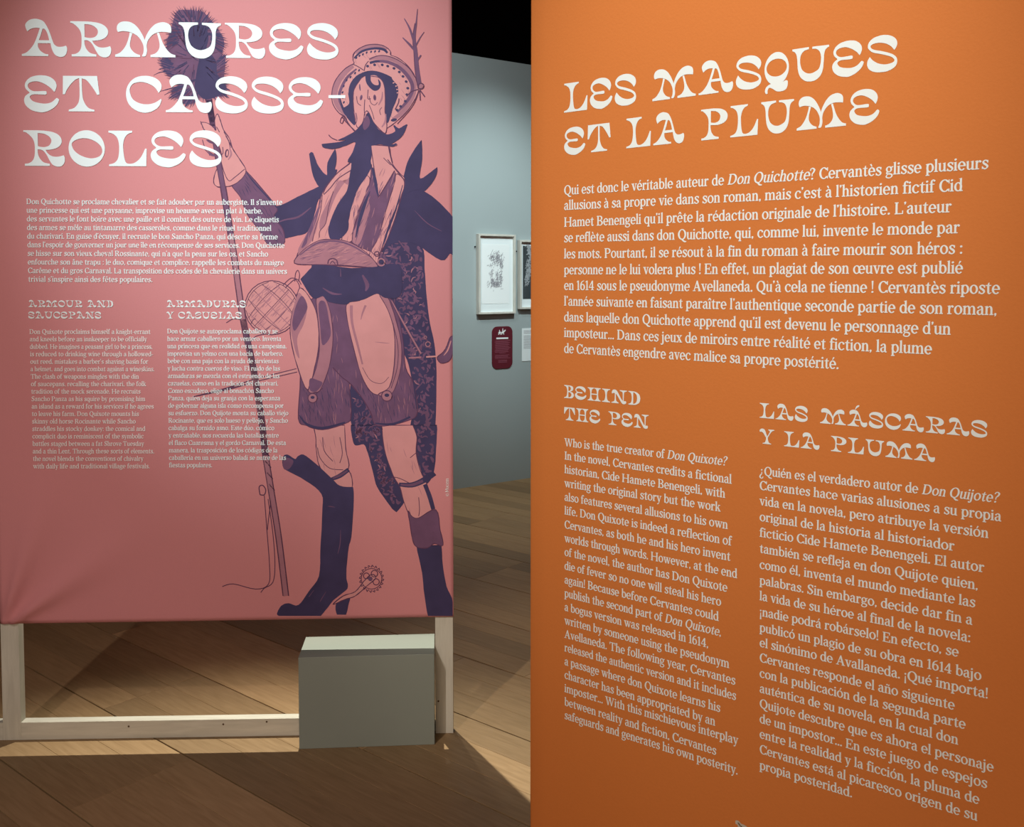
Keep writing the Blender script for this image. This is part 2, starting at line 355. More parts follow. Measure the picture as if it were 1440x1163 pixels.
G('œ', 790, arc(245, 250, 225, 264, 0, 360, 100, 56), [([(x + 330, y) for x, y in v], f) for v, f in BODY['e'][0]])
def comma(x, y): return [ball(x, y, 58), poly((x + 52, y + 10), (x - 10, y - 30), (x - 40, y - 140), (x + 30, y - 90))]
G('.', 190, ball(92, 52, 62)); G(',', 200, comma(92, 55)); G("'", 165, comma(80, 670)); G(':', 190, ball(92, 52, 60), ball(92, 420, 60))
G('!', 215, ball(100, 50, 60), poly((50, 720), (150, 720), (118, 200), (82, 200))); G('¡', 215, ball(100, 430, 60), poly((50, -240), (150, -240), (118, 280), (82, 280)))
QM = [ball(180, 50, 60), rib([(60, 560, 60), (110, 680, 60), (230, 700, 60), (330, 600, S), (270, 450, 90), (180, 350, 60), (175, 200, 46)])]
G('?', 400, QM); G('¿', 400, [([(380 - x, 480 - y) for x, y in v], f) for v, f in QM])
G('-', 290, rect(35, 215, 255, 275)); G('1', 330, st(125, 0, 690), sf(40, 300, 0), poly((125, 690), (125, 600), (40, 560), (40, 610)))
G('4', 500, st(285, 0, 690), rect(20, 170, 470, 225), poly((20, 225), (20, 170), (70, 225), (330, 600), (330, 690), (290, 690)), sf(220, 440, 0))
G('6', 480, arc(240, 220, 210, 232, 0, 360, 98, 54), rib([(80, 240, S), (90, 430, 92), (180, 600, 70), (370, 690, 44)]))
U = 106
def stc(x, y0=0, y1=700): return [rect(x, y0, x + U, y1), sf(x - 55, x + U + 55, 0), sf(x - 55, x + U + 55, 700 - SH)]
G('A', 660, poly((60, 0), (115, 0), (345, 640), (310, 710)), poly((310, 710), (370, 710), (600, 0), (480, 0), (290, 600)), rect(160, 215, 470, 262), sf(5, 215, 0), sf(420, 660, 0))
G('B', 590, stc(80), arc(300, 180, 250, 190, -90, 90, 110, 54), arc(290, 525, 225, 178, -90, 90, 106, 52), rect(130, 652, 300, 700), rect(130, 328, 300, 376), rect(130, 0, 300, 50))
G('C', 620, arc(330, 350, 300, 364, 38, 322, 118, 56), rect(545, 480, 590, 700), rect(545, 10, 590, 170))
G('D', 690, stc(80), arc(300, 350, 340, 350, -90, 90, 118, 54), rect(130, 646, 310, 700), rect(130, 0, 310, 54))
G('E', 580, stc(80), rect(130, 650, 510, 700), rect(130, 330, 400, 376), rect(130, 0, 540, 50), rect(465, 520, 510, 700), rect(495, 0, 540, 190), rect(365, 260, 405, 450))
G('H', 760, stc(80), stc(560), rect(150, 330, 600, 378))
G('I', 290, stc(92)); G('L', 560, stc(80), rect(130, 0, 520, 50), rect(476, 0, 520, 210))
G('O', 700, arc(350, 350, 320, 364, 0, 360, 118, 56)); G('P', 580, stc(80), arc(300, 500, 250, 200, -90, 90, 110, 52), rect(130, 648, 310, 700), rect(130, 300, 310, 350))
G('Q', 700, BODY['O'][0], rib([(300, 60, 50), (400, -40, 90), (520, -130, 90), (680, -150, 46)]))
G('R', 650, stc(80), arc(290, 520, 235, 180, -90, 90, 108, 52), rect(130, 648, 300, 700), rect(130, 340, 300, 388), poly((270, 360), (400, 360), (590, 20), (470, 10)), sf(500, 655, 0))
G('S', 520, rib([(440, 540, 50), (380, 660, 64), (260, 690, 66), (130, 600, 100), (160, 450, 110), (330, 330, 116), (420, 190, 108), (330, 40, 70), (210, 14, 62), (70, 150, 50)]), rect(425, 500, 466, 700), rect(45, 0, 88, 200))
G('T', 640, rect(267, 0, 373, 700), sf(190, 450, 0), rect(30, 650, 610, 700), rect(30, 500, 76, 700), rect(564, 500, 610, 700))
G('W', 940, poly((60, 690), (180, 690), (330, 0), (270, 0)), poly((280, 0), (330, 0), (490, 690), (440, 690)), poly((410, 690), (530, 690), (680, 0), (620, 0)), poly((630, 0), (680, 0), (860, 690), (805, 690)), rect(0, 654, 250, 700), rect(350, 654, 580, 700), rect(740, 654, 930, 700))
BODY['’'] = BODY["'"]

class Print:
    """collects flat print on a plane, then makes one mesh"""
    def __init__(s, pl, off, fold=None): s.pl = pl; s.off = off; s.v = []; s.f = []; s.fold = fold or (lambda u, v: 0.0); s.k = 0
    def add_uv(s, verts, faces):
        b = len(s.v)
        s.k = (s.k + 1) % 48; e = s.k * 7e-6
        for u, v in verts: s.v.append(s.pl.at(u, v, s.off + e + s.fold(u, v)))
        s.f += [tuple(i + b for i in f) for f in faces]
    def add_px(s, verts, faces): s.add_uv([s.pl.uv(*p) for p in verts], faces)
    def text(s, txt, x0, y0, x1, y1, hpx, table, capu=700.0, italic=False, gap=0, space=232, bold=0):
        """baseline (x0,y0)-(x1,y1) in picture pixels; hpx = height in px (at x0) of capu units"""
        pl = s.pl
        a = pl.uv(x0, y0); b = pl.uv(x1, y1); top = pl.uv(x0, y0 - hpx); k = (top[1] - a[1]) / capu
        glyphs = []; x = 0.0; it = italic
        for ch in txt:
            if ch == '*': it = not it; continue
            if ch == ' ': x += space; continue
            p, adv = table[ch]
            glyphs.append((p, x, it)); x += adv + gap
        width = x - gap
        kx = (b[0] - a[0]) / width; kv = (b[1] - a[1]) / width
        for p, gx, it in glyphs:
            s.k = 0
            for v, f in p:
                s.add_uv([(a[0] + (gx + X + (0.2 * Y if it else 0)) * kx, a[1] + kv * (gx + X) + Y * k) for X, Y in v], f)
                if bold:
                    for bx, by in ((-bold, -bold * .6), (bold, bold * .6)): s.add_uv([(a[0] + (gx + X + bx + (0.2 * Y if it else 0)) * kx, a[1] + kv * (gx + X) + (Y + by) * k) for X, Y in v], f)
    def build(s, name, m, parent): return mesh_obj(name, s.v, s.f, m, parent)
# ------------------------------------------------------------------ room shell
def room_box(name, x0, x1, y0, y1, z0, z1, m):
    v = [(x0, y0, z0), (x1, y0, z0), (x1, y1, z0), (x0, y1, z0), (x0, y0, z1), (x1, y0, z1), (x1, y1, z1), (x0, y1, z1)]
    o = mesh_obj(name, v, BOXF, m); o['kind'] = 'structure'; return o
RX0, RX1, RY0, RY1, RZ = -5.0, 5.5, -3.0, 12.0, 5.2
floor = room_box('floor', RX0, RX1, RY0, RY1, -0.12, -0.014, M['gap'])
room_box('ceiling', RX0, RX1, RY0, RY1, RZ, RZ + 0.1, M['black'])
room_box('wall_left', RX0 - 0.1, RX0, RY0, RY1, -0.12, RZ + 0.1, M['black'])
room_box('wall_right', RX1, RX1 + 0.1, RY0, RY1, -0.12, RZ + 0.1, M['black'])
room_box('wall_far', RX0, RX1, RY1, RY1 + 0.1, -0.12, RZ + 0.1, M['black'])
room_box('wall_near', RX0, RX1, RY0 - 0.1, RY0, -0.12, RZ + 0.1, M['black'])

# oak strips laid on the diagonal, three to a panel
PD = Vector((0.764, -0.645, 0)).normalized(); PN = Vector((0.645, 0.764, 0)).normalized()
PW = 0.1323; S0 = 1.3245
def plank_mesh(L_, w, name):
    b = 0.0008; x, y, z = L_ / 2, w / 2, 0.0
    v = [(-x, -y, -0.0135), (x, -y, -0.0135), (x, y, -0.0135), (-x, y, -0.0135),
         (-x, -y, z - b), (x, -y, z - b), (x, y, z - b), (-x, y, z - b),
         (-x + b, -y + b, z), (x - b, -y + b, z), (x - b, y - b, z), (-x + b, y - b, z)]
    f = [(0, 1, 5, 4), (1, 2, 6, 5), (2, 3, 7, 6), (3, 0, 4, 7), (4, 5, 9, 8), (5, 6, 10, 9), (6, 7, 11, 10), (7, 4, 8, 11), (8, 9, 10, 11)]
    me = bpy.data.meshes.new(name); me.from_pydata(v, [], f); me.materials.append(M['oak']); me.update(); return me
PL = 1.62
pm = [plank_mesh(PL - 0.0012, PW - 0.0008, 'plank'), plank_mesh(PL - 0.0012, PW - 0.0030, 'plank')]
ANG = math.atan2(PD.y, PD.x)
rows = {0: -2.80, 1: -3.37, 2: -4.05, 3: -2.711}
cand = []; rnd = random.Random(4)
for k in range(-14, 26):
    t0 = rows.get(k, rnd.uniform(-4, -2))
    for j in range(-8, 9):
        for q in range(3):
            s = S0 + k * 3 * PW + (q + 0.5) * PW; t = t0 + (j + 0.5) * PL
            c = PD * t + PN * (s + (0.0011, 0, -0.0011)[q])
            if RX0 + 0.55 < c.x < RX1 - 0.55 and RY0 + 0.45 < c.y < RY1 - 0.45:
                # how near to the piece of floor the photograph shows
                cx = min(max(c.x, -2.1), 0.5); cy = min(max(c.y, 2.4), 8.0)
                d = math.hypot(c.x - cx, c.y - cy) * 4 + c.y * 0.2
                cand.append((d, c, q))
cand.sort(key=lambda a: a[0])
bpy.context.view_layer.update()
NPL = 285
for i, (d, c, q) in enumerate(cand[:NPL]):
    o = bpy.data.objects.new('plank', pm[1] if q != 1 else pm[0]); col.objects.link(o)
    o.parent = floor; o.location = (c.x, c.y, 0); o.rotation_euler = (0, 0, ANG)
rv, rf = [], []
for d, c, q in cand[NPL:]:
    b = len(rv)
    for x, y in ((-PL / 2 + .001, -PW / 2 + .001), (PL / 2 - .001, -PW / 2 + .001), (PL / 2 - .001, PW / 2 - .001), (-PL / 2 + .001, PW / 2 - .001)):
        p = c + PD * x + PN * y; rv.append((p.x, p.y, -0.0001))
    for x, y in ((-PL / 2 + .001, -PW / 2 + .001), (PL / 2 - .001, -PW / 2 + .001), (PL / 2 - .001, PW / 2 - .001), (-PL / 2 + .001, PW / 2 - .001)):
        p = c + PD * x + PN * y; rv.append((p.x, p.y, -0.0138))
    rf += [(b, b + 1, b + 2, b + 3), (b, b + 4, b + 5, b + 1), (b + 1, b + 5, b + 6, b + 2), (b + 2, b + 6, b + 7, b + 3), (b + 3, b + 7, b + 4, b)]
o = mesh_obj('distant_planks', rv, rf, M['oak'], floor); o['kind'] = 'stuff'

# ------------------------------------------------------------------ grey gallery wall with its pictures
wa, wb = on_floor(640, 688), on_floor(746, 672)
WP = Plane(wa, wb - wa)
WH = WP.uv(640, 74.5)[1]
wall = recalc(mesh_obj('wall_back', *plane_box(WP, -2.2, 4.6, 0.0, WH, -0.14, 0.0), M['wall'])); wall['kind'] = 'structure'

def picture(name, l, t, r, b, fw, label, sheet_margin=None):
    """framed picture on the wall; l,t,r,b in wall coordinates (m)"""
    root = empty(name, WP.at((l + r) / 2, b, 0.0), label, 'picture', 'framed prints on the grey wall')
    d = 0.038
    pbox('frame_side', WP, l, l + fw, b, t, 0.001, d, M['frame_wood'], root, 0.0015)
    pbox('frame_side', WP, r - fw, r, b, t, 0.001, d, M['frame_wood'], root, 0.0015)
    pbox('frame_top', WP, l + fw, r - fw, t - fw, t, 0.001, d, M['frame_wood'], root, 0.0015)
    pbox('frame_bottom', WP, l + fw, r - fw, b, b + fw, 0.001, d, M['frame_wood'], root, 0.0015)
    return root
l, t = WP.uv(669.3, 328.8); r, b = WP.uv(721.3, 440.6)
FW = 0.015
p1 = picture('framed_print', l, t, r, b, FW, 'pale wooden frame with a small grey sketch on white paper, left of two')
mount = pbox('mount', WP, l + FW, r - FW, b + FW, t - FW, 0.002, 0.018, M['mount'], p1)
sl, stt = WP.uv(675.5, 343); sr, sb = WP.uv(713.5, 426.5)
sheet = pbox('paper_sheet', WP, sl, sr, sb, stt, 0.0182, 0.0195, M['paper'], p1, 0.0)
class WallPrint(Print): pass
pr = Print(WP, 0.0202)
rnd = random.Random(11)
cu, cv = WP.uv(694.5, 383); 
def hatch(cx_, cy_, w_, h_, n, lw, slant=1.1):
    for _ in range(n):
        x = cx_ + rnd.gauss(0, w_); y = cy_ + rnd.gauss(0, h_); a = rnd.gauss(slant, 0.6); L_ = rnd.uniform(0.01, 0.035)
        dx, dy = math.cos(a) * L_ / 2, math.sin(a) * L_ / 2
        v, f = rib([(x - dx, y - dy, lw * 0.5), (x + rnd.uniform(-.003, .003), y, lw), (x + dx, y + dy, lw * 0.5)], 2)
        pr.add_uv(v, f)
for px_, py_, w_, h_, n in ((690, 363, 2.2, 3.0, 45), (698, 362, 2.6, 3.4, 70), (703, 370, 1.2, 5.0, 45), (697, 371, 2.5, 2.0, 20), (687, 373, 2.0, 0.6, 10),
                            (690, 392, 0.8, 5, 30), (697, 390, 1.0, 5, 40), (702, 391, 1.2, 5, 40), (694, 400, 4.5, 2.6, 90), (688, 384, 1.0, 2.5, 10)):
    u, v = WP.uv(px_, py_); u2, v2 = WP.uv(px_ + w_, py_ - h_)
    hatch(u, v, abs(u2 - u), abs(v2 - v), n, 0.0028)
pr.build('sketch', M['print_grey'], p1)
# second frame, half hidden behind the orange banner
l2, t2 = WP.uv(727.3, 337.6); b2 = WP.uv(727.3, 434.6)[1]; r2 = l2 + 0.47
p2 = picture('framed_print', l2, t2, r2, b2, FW, 'pale wooden frame with a dark engraving, half hidden by the orange banner')
pbox('mount', WP, l2 + FW, r2 - FW, b2 + FW, t2 - FW, 0.002, 0.018, M['mount'], p2)
eu, ev = WP.uv(733.2, 345.6); eb = WP.uv(733.2, 420.5)[1]
er = r2 - (eu - l2)
pbox('engraving', WP, eu, er, eb, ev, 0.0182, 0.0192, M['print_dark'], p2)
pr = Print(WP, 0.0198)
for px_, py_, w_, h_, n in ((742, 352, 1.8, 4, 70), (741, 380, 1.5, 6, 60), (745, 366, 3, 8, 90), (739, 392, 1.5, 5, 40), (756, 380, 6, 14, 200)):
    u, v = WP.uv(px_, py_); u2, v2 = WP.uv(px_ + w_, py_ - h_)
    hatch(u, v, abs(u2 - u), abs(v2 - v), n, 0.006)
pr.build('engraved_light', M['print_light'], p2)['kind'] = 'stuff'
# screw hooks at the frames' left sides
for px_, py_ in ((667.3, 347.0), (725.2, 353.5)):
    u, v = WP.uv(px_, py_)
    o = pbox('security_hook', WP, u - 0.003, u + 0.004, v - 0.005, v + 0.005, 0.001, 0.012, M['black'], p1 if px_ < 700 else p2)

# maroon text panel with rounded corners
def rounded(l, b, r, t, rad, n=6):
    out = []
    for cx_, cy_, a0 in ((r - rad, t - rad, 0), (l + rad, t - rad, 90), (l + rad, b + rad, 180), (r - rad, b + rad, 270)):
        for k in range(n + 1):
            a = math.radians(a0 + 90 * k / n); out.append((cx_ + rad * math.cos(a), cy_ + rad * math.sin(a)))
    return out
def slab(pl, loop, o0, o1):
    k = len(loop)
    v = [pl.at(u, w, o0) for u, w in loop] + [pl.at(u, w, o1) for u, w in loop]
    f = [tuple(range(k))[::-1], tuple(range(k, 2 * k))] + [(i, (i + 1) % k, k + (i + 1) % k, k + i) for i in range(k)]
    return v, f
ml, mt = WP.uv(691.4, 459.5); mr_, mb = WP.uv(720.0, 517.2)
panel = recalc(mesh_obj('wall_panel', *slab(WP, rounded(ml, mb, mr_, mt, 0.045), 0.0005, 0.006), M['maroon']))
tag(panel, 'small maroon text panel with rounded corners and two tiny white horse riders', 'wall text')
pr = Print(WP, 0.0066)
def mp_(x, y):  # crop (680,450) scale 14.54
    return 680 + x / 14.54, 450 + y / 14.54
def rider(s):
    v, f = shape(s, n=3); pr.add_px([mp_(x, y) for x, y in v], f)
rider('290,300c 296,262 290,250 308,240 310,205 322,205 328,238 345,240 350,262 336,270 340,300c 326,300c 322,278 308,280 304,304c')
rider('350,298c 352,262 364,240 374,236 376,180 388,170 394,225 410,215 430,196 442,206 434,226 414,244 404,262 412,298c 398,296c 388,270 372,272 366,300c')
v, f = rect(250, 352, 494, 384); pr.add_px([mp_(x, y - (x - 250) * 0.03 + 8) for x, y in v], f)
pr.build('rider_emblem', M['white'], panel)
pr = Print(WP, 0.0066); rnd = random.Random(2)
for i in range(22):
    y = 425 + i * 21.0
    if i in (13, 18): continue
    x0, x1 = (225 + rnd.uniform(-10, 12), 530 + rnd.uniform(-45, 10)) if i < 18 else (290, 470)
    if i == 12: x0, x1 = 310, 445
    v, f = rect(x0, y, x1, y + 8); pr.add_px([mp_(x, yy - (x - 225) * 0.05) for x, yy in v], f)
pr.build('small_lines', mat('rose_print', (0.27, 0.08, 0.12), 0.7, 0.2), panel)
ll, lt = WP.uv(733.8, 461.8); lb = WP.uv(733.8, 508.0)[1]
lab = pbox('wall_label', WP, ll, ll + 0.16, lb, lt, 0.0005, 0.004, M['mount'])
tag(lab, 'small white label card below the dark engraving, beside the orange banner', 'label')
pr = Print(WP, 0.0046)
for i in range(15):
    v0 = lt - 0.018 - i * 0.0095
    if i in (3,): continue
    for (v, f) in (rect(ll + 0.014, v0 - 0.003, ll + 0.014 + 0.13 * rnd.uniform(0.7, 1), v0),): pr.add_uv(v, f)
pr.build('label_lines', M['print_grey'], lab)

# ------------------------------------------------------------------ pink standing banner
pa, pb = on_floor(15, 1041), on_floor(637, 1031)
PP = Plane(pa, pb - pa)
ba, bb = on_floor(421, 1053.5), on_floor(612, 1047.0)
BP = Plane(ba, bb - ba)
bu0, bu1 = BP.uv(420, 980)[0], BP.uv(611.0, 980)[0]
def PU(px, py): return PP.uv(px, py)[0]
screen = empty('standing_banner', PP.at(0.7, 0, 0), 'pink fabric banner on a raw pine frame, printed with a costumed figure in violet', 'banner', 'fabric banners on floor-standing frames')
TOP = 2.78
uL0, uL1 = PU(3, 980), PU(28.5, 980)
uR0, uR1 = PU(614.2, 960), PU(637.3, 960)
DEP = 0.036
uR0 = max((BP.at(bu1, 0, -k) - PP.o).dot(PP.d) for k in (0.03, 0.12)) + 0.001
pbox('post', PP, uR0, uR1, 0, TOP, -DEP, 0, M['pine'], screen, 0.001)
pbox('post', PP, uL0, uL1, 0, TOP, -DEP, 0, M['pine'], screen, 0.001)
rail_top = PP.uv(230, 1013)[1]
boxl = PU(426.0, 1030)
pbox('bottom_rail', PP, uL1, boxl - 0.004, 0.0, rail_top, -DEP, 0, M['pine_rail'], screen, 0.001)
pbox('bottom_rail', PP, uL0 - 0.42, uL0, 0.0, rail_top, -DEP, 0, M['pine_rail'], screen, 0.001)
pbox('post', PP, uL0 - 0.48, uL0 - 0.42, 0, TOP, -DEP, 0, M['pine'], screen, 0.001)
pbox('top_rail', PP, uL1, uR0, TOP - 0.06, TOP, -DEP, 0, M['pine_rail'], screen, 0.001)
pbox('top_rail', PP, uL0 - 0.42, uL0, TOP - 0.06, TOP, -DEP, 0, M['pine_rail'], screen, 0.001)
def knot_at(pl, px, py, parent, r=0.0035, off=0.0004):
    u, v = pl.uv(px, py); vv, f = ball(u, v, r, 8)
    return mesh_obj('knot', [pl.at(a, b, off) for a, b in vv], f, M['knot'], parent)
for q in ((181, 1021.5), (314, 1018.5), (375, 1015), (616.5, 986)): knot_at(PP, q[0], q[1], screen)
# cloth: slight slack folds running into the lower left corner
cl, cb_l = PP.uv(1.5, 876.5); cr, cb_r = PP.uv(637.8, 866.5)
cm = PP.uv(300, 872.0)[1]
FOLD_O = PP.uv(5, 885)
def fold(u, v):
    du, dv = u - FOLD_O[0], v - FOLD_O[1]
    rr = math.hypot(du, dv); 
    if rr < 1e-4: return 0.0
    a = math.degrees(math.atan2(dv, du)); k = math.exp(-(rr / 0.40) ** 2) * min(1, rr / 0.10)
    h = 0.026 * math.exp(-((a - 36) / 9.0) ** 2) + 0.024 * math.exp(-((a - 72) / 8.0) ** 2) + 0.004 * math.exp(-((a - 90) / 6.0) ** 2)
    return h * k
NXC, NYC = 110, 170
cv, cf = [], []
for j in range(NYC + 1):
    for i in range(NXC + 1):
        w = i / NXC; u = cl + (cr - cl) * w
        vb = cb_l * (1 - w) + cb_r * w + (cm - (cb_l + cb_r) / 2) * math.sin(math.pi * w)
        v = vb + (TOP + 0.005 - vb) * j / NYC
        e = 0.0
        if j == 0: e = -0.001
        cv.append(PP.at(u, v, 0.006 + fold(u, v) + e))
for j in range(NYC):
    for i in range(NXC):
        a = j * (NXC + 1) + i; cf.append((a, a + 1, a + NXC + 2, a + NXC + 1))
cloth = mesh_obj('fabric', cv, cf, M['pink'], screen)
for p_ in cloth.data.polygons: p_.use_smooth = True
sol = cloth.modifiers.new('thickness', 'SOLIDIFY'); sol.thickness = 0.002
sol.offset = 1.0 if PP.d.cross(Vector((0, 0, 1))).dot(PP.n) < 0 else -1.0

def text_lines(pr, lines, h, table=BODY, **kw):
    for t_, x0, y0, x1, y1 in lines: pr.text(t_, x0, y0, x1, y1, h, table, **kw)
BASE = 0.0068
title = Print(PP, BASE + 0.0012, fold)
for t_, x0, y0, x1, y1, h in (('ARMURES', 32.3, 79.4, 476.5, 83.6, 49.5), ('ET', 35.8, 157.0, 141.7, 157.4, 50), ('CASSE', 178.9, 158.0, 454.7, 159.6, 50), ('ROLES', 35.5, 233.6, 312.5, 234.6, 50)):
    title.text(t_, x0, y0, x1, y1, h, DISP, gap=DGAP)
v, f = rect(462.5, 134.4, 486, 138.6); title.add_px(v, f)
title.build('title_lettering', M['white'], cloth)
for grp in ((('ARMOUR', 41.5, 431.7, 117.1, 431.9), ('AND', 124, 431.9, 160.6, 432.1), ('SAUCEPANS', 41.5, 447.7, 143.5, 447.9)),
            (('ARMADURAS', 235.3, 431.9, 346.3, 432.2), ('Y', 235.3, 447.9, 245.8, 448), ('CAZUELAS', 251.9, 448, 340.6, 448.2))):
    sub = Print(PP, BASE + 0.0012, fold)
    for t_, x0, y0, x1, y1 in grp: sub.text(t_, x0, y0, x1, y1, 9.6, DISP, gap=DGAP)
    sub.build('heading_lettering', M['white'], cloth)
fr = ["Don Quichotte se proclame chevalier et se fait adouber par un aubergiste. Il s'invente", "une princesse qui est une paysanne, improvise un heaume avec un plat à barbe,",
 "des servantes le font boire avec une paille et il combat des outres de vin. Le cliquetis", "des armes se mêle au tintamarre des casseroles, comme dans le rituel traditionnel",
 "du charivari. En guise d'écuyer, il recrute le bon Sancho Panza, qui déserte sa ferme", "dans l'espoir de gouverner un jour une île en récompense de ses services. Don Quichotte",
 "se hisse sur son vieux cheval Rossinante, qui n'a que la peau sur les os, et Sancho", "enfourche son âne trapu : le duo, comique et complice, rappelle les combats du maigre",
 "Carême et du gros Carnaval. La transposition des codes de la chevalerie dans un univers", "trivial s'inspire ainsi des fêtes populaires."]
fr_r = [397.8, 370, 393, 382.5, 391.4, 401, 378, 400, 404.4, 215.8]
BOLD = 9
def block(pr, lines, rights, x_first, x_last, y_first, y_last, slope, h):
    n = len(lines) - 1
    for i, (t_, r_) in enumerate(zip(lines, rights)):
        k = i / n; x = x_first + (x_last - x_first) * k; y = y_first + (y_last - y_first) * k
        pr.text(t_, x, y, r_, y + slope * (r_ - x), h, BODY, bold=BOLD)
body = Print(PP, BASE + 0.0012, fold)
block(body, fr, fr_r, 38.6, 41.2, 287.3, 396.2, 0.003, 7.6)
body.build('french_lettering', M['white'], cloth)
en = ["Don Quixote proclaims himself a knight-errant", "and kneels before an innkeeper to be officially", "dubbed. He imagines a peasant girl to be a princess,", "is reduced to drinking wine through a hollowed-",
 "out reed, mistakes a barber's shaving basin for", "a helmet, and goes into combat against a wineskins.", "The clash of weapons mingles with the din", "of saucepans, recalling the charivari, the folk",
 "tradition of the mock serenade. He recruits", "Sancho Panza as his squire by promising him", "an island as a reward for his services if he agrees", "to leave his farm. Don Quixote mounts his",
 "skinny old horse Rocinante while Sancho", "straddles his stocky donkey: the comical and", "complicit duo is reminiscent of the symbolic", "battles staged between a fat Shrove Tuesday",
 "and a thin Lent. Through these sorts of elements,", "the novel blends the conventions of chivalry", "with daily life and traditional village festivals."]
en_r = [862, 840, 875, 880, 848, 887, 790, 835, 800, 830, 883, 790, 770, 830, 820, 822, 886, 818, 858]
body = Print(PP, BASE + 0.0012, fold)
block(body, en, [20 + x / 4.471 for x in en_r], 43.0, 48.4, 469.4, 657.9, 0.0, 6.5)
body.build('english_lettering', M['faded'], cloth)
es = ["Don Quijote se autoproclama caballero y se", "hace armar caballero por un ventero. Inventa", "una princesa que en realidad es una campesina,", "improvisa un yelmo con una bacía de barbero,",
 "bebe con una paja con la ayuda de sirvientas", "y lucha contra cueros de vino. El ruido de las", "armaduras se mezcla con el estruendo de las", "cazuelas, como en la tradición del charivari.",
 "Como escudero, elige al bonachón Sancho", "Panza, quien deja su granja con la esperanza", "de gobernar alguna isla como recompensa por", "su esfuerzo. Don Quijote monta su caballo viejo",
 "Rocinante, que es solo hueso y pellejo, y Sancho", "cabalga su fornido asno. Este dúo, cómico", "y entrañable, nos recuerda las batallas entre", "el flaco Cuaresma y el gordo Carnaval. De esta",
 "manera, la trasposición de los códigos de la", "caballería en un universo baladí se nutre de las", "fiestas populares."]
es_r = [765, 788, 823, 800, 772, 780, 778, 770, 742, 782, 803, 833, 830, 745, 773, 818, 765, 818, 355]
body = Print(PP, BASE + 0.0012, fold)
block(body, es, [220 + x / 4.471 for x in es_r], 236.1, 238.8, 468.8, 656.6, 0.0, 6.5)
body.build('spanish_lettering', M['white'], cloth)
# tiny vertical credit line at the right edge:  "© Mucem"
cr_p = Print(PP, BASE + 0.0012, fold)
u, v = PP.uv(631.0, 697.0); k = 0.0000165; x = 0
for (vv, ff) in (arc(300, 260, 300, 300, 0, 360, 50, 50), arc(300, 260, 160, 160, 50, 310, 60, 60)):
    cr_p.add_uv([(u - (Y) * k, v + X * k) for X, Y in vv], ff)
x = 800
for ch in 'Mucem':
    if ch == 'M':
        gl = ([rect(60, 0, 150, 690), rect(560, 0, 660, 690), poly((60, 690), (190, 690), (390, 150), (330, 60)), poly((650, 690), (560, 690), (330, 60), (390, 150))], 720)
    else: gl = BODY[ch]
    for vv, ff in gl[0]: cr_p.add_uv([(u - Y * k, v + (X + x) * k) for X, Y in vv], ff)
    x += gl[1]
cr_p.build('credit_lettering', M['faded'], cloth)
# ------------------------------------------------------------------ the printed costume drawing on the pink cloth
CR = {'H': (460, 40, 6.4625), 'T': (400, 180, 4.475), 'N': (400, 0, 4.475), 'W': (320, 360, 4.472), 'L': (300, 600, 4.153),
      'B': (210, 0, 7.27), 'A': (270, 140, 5.8125), 'G': (520, 320, 4.15), 'P': (0, 0, 1.0)}
XMAX, YMAX = 636.6, 865.2
MATS = ['pale', 'wash', 'mid', 'ink', 'line']
class Drawing:
    def __init__(s): s.v = []; s.f = []; s.m = []; s.z = 0
    def put(s, tone, px, faces):
        s.z += 1; off = 0.00615 + LAYER[0] + min(s.z, 400) * 1.2e-6; b = len(s.v)
        for x, y in px:
            u, v = PP.uv(min(x, XMAX), min(y, YMAX)); s.v.append(PP.at(u, v, off + fold(u, v)))
        s.f += [tuple(i + b for i in q) for q in faces]; s.m += [MATS.index(tone)] * len(faces)
    def fill(s, tone, crop, st_, outline=True, lw=1.3, n=4):
        x0, y0, k = CR[crop]; c = catmull(parse(st_), True, n)
        px = [(x0 + p[0] / k, y0 + p[1] / k) for p in c]
        v, f = fill_loops([px]); s.put(tone, v, f)
        if outline:
            rr_ = random.Random(len(px))
            loop = px + px[:2]
            v, f = ribbon_pts([(x, y, lw * rr_.uniform(0.6, 1.25)) for x, y in loop]); s.put('line' if tone != 'ink' else 'ink', v, f)
        return px
    def stroke(s, tone, crop, pts, w=None, n=4):
        """pts 'x,y,w' in crop units (w in crop units too unless given in px)"""
        x0, y0, k = CR[crop]; p = parse(pts) if isinstance(pts, str) else pts
        c = catmull([(q[0], q[1], False, (w * k if w else q[3])) for q in p], False, n)
        v, f = ribbon_pts([(x0 + a / k, y0 + b / k, g / k) for a, b, g in c]); s.put(tone, v, f)
    def dot(s, tone, crop, x, y, rx, ry=None, a=0.0, n=10):
        x0, y0, k = CR[crop]; ry = ry or rx; P_ = []
        for i in range(n):
            t = 2 * math.pi * i / n; dx, dy = rx * math.cos(t), ry * math.sin(t)
            P_.append((x0 + (x + dx * math.cos(a) - dy * math.sin(a)) / k, y0 + (y + dx * math.sin(a) + dy * math.cos(a)) / k))
        s.put(tone, P_, [tuple(range(n))])
    def ring(s, tone, crop, x, y, r, w):
        s.stroke(tone, crop, [(x + r * math.cos(i * math.pi / 6), y + r * math.sin(i * math.pi / 6), False, w) for i in range(14)], None, 2)
    def build(s, name):
        o = mesh_obj(name, s.v, s.f, M['pale'], cloth)
        for m_ in MATS[1:]: o.data.materials.append(M[m_])
        if len(o.data.polygons) == len(s.m): o.data.polygons.foreach_set('material_index', s.m)
        LAYER[0] += 0.00012
        return o
LAYER = [0.0]
def inside(px, x, y):
    r_ = False; n = len(px)
    for i in range(n):
        x1, y1 = px[i]; x2, y2 = px[(i + 1) % n]
        if (y1 > y) != (y2 > y) and x < (x2 - x1) * (y - y1) / (y2 - y1) + x1: r_ = not r_
    return r_
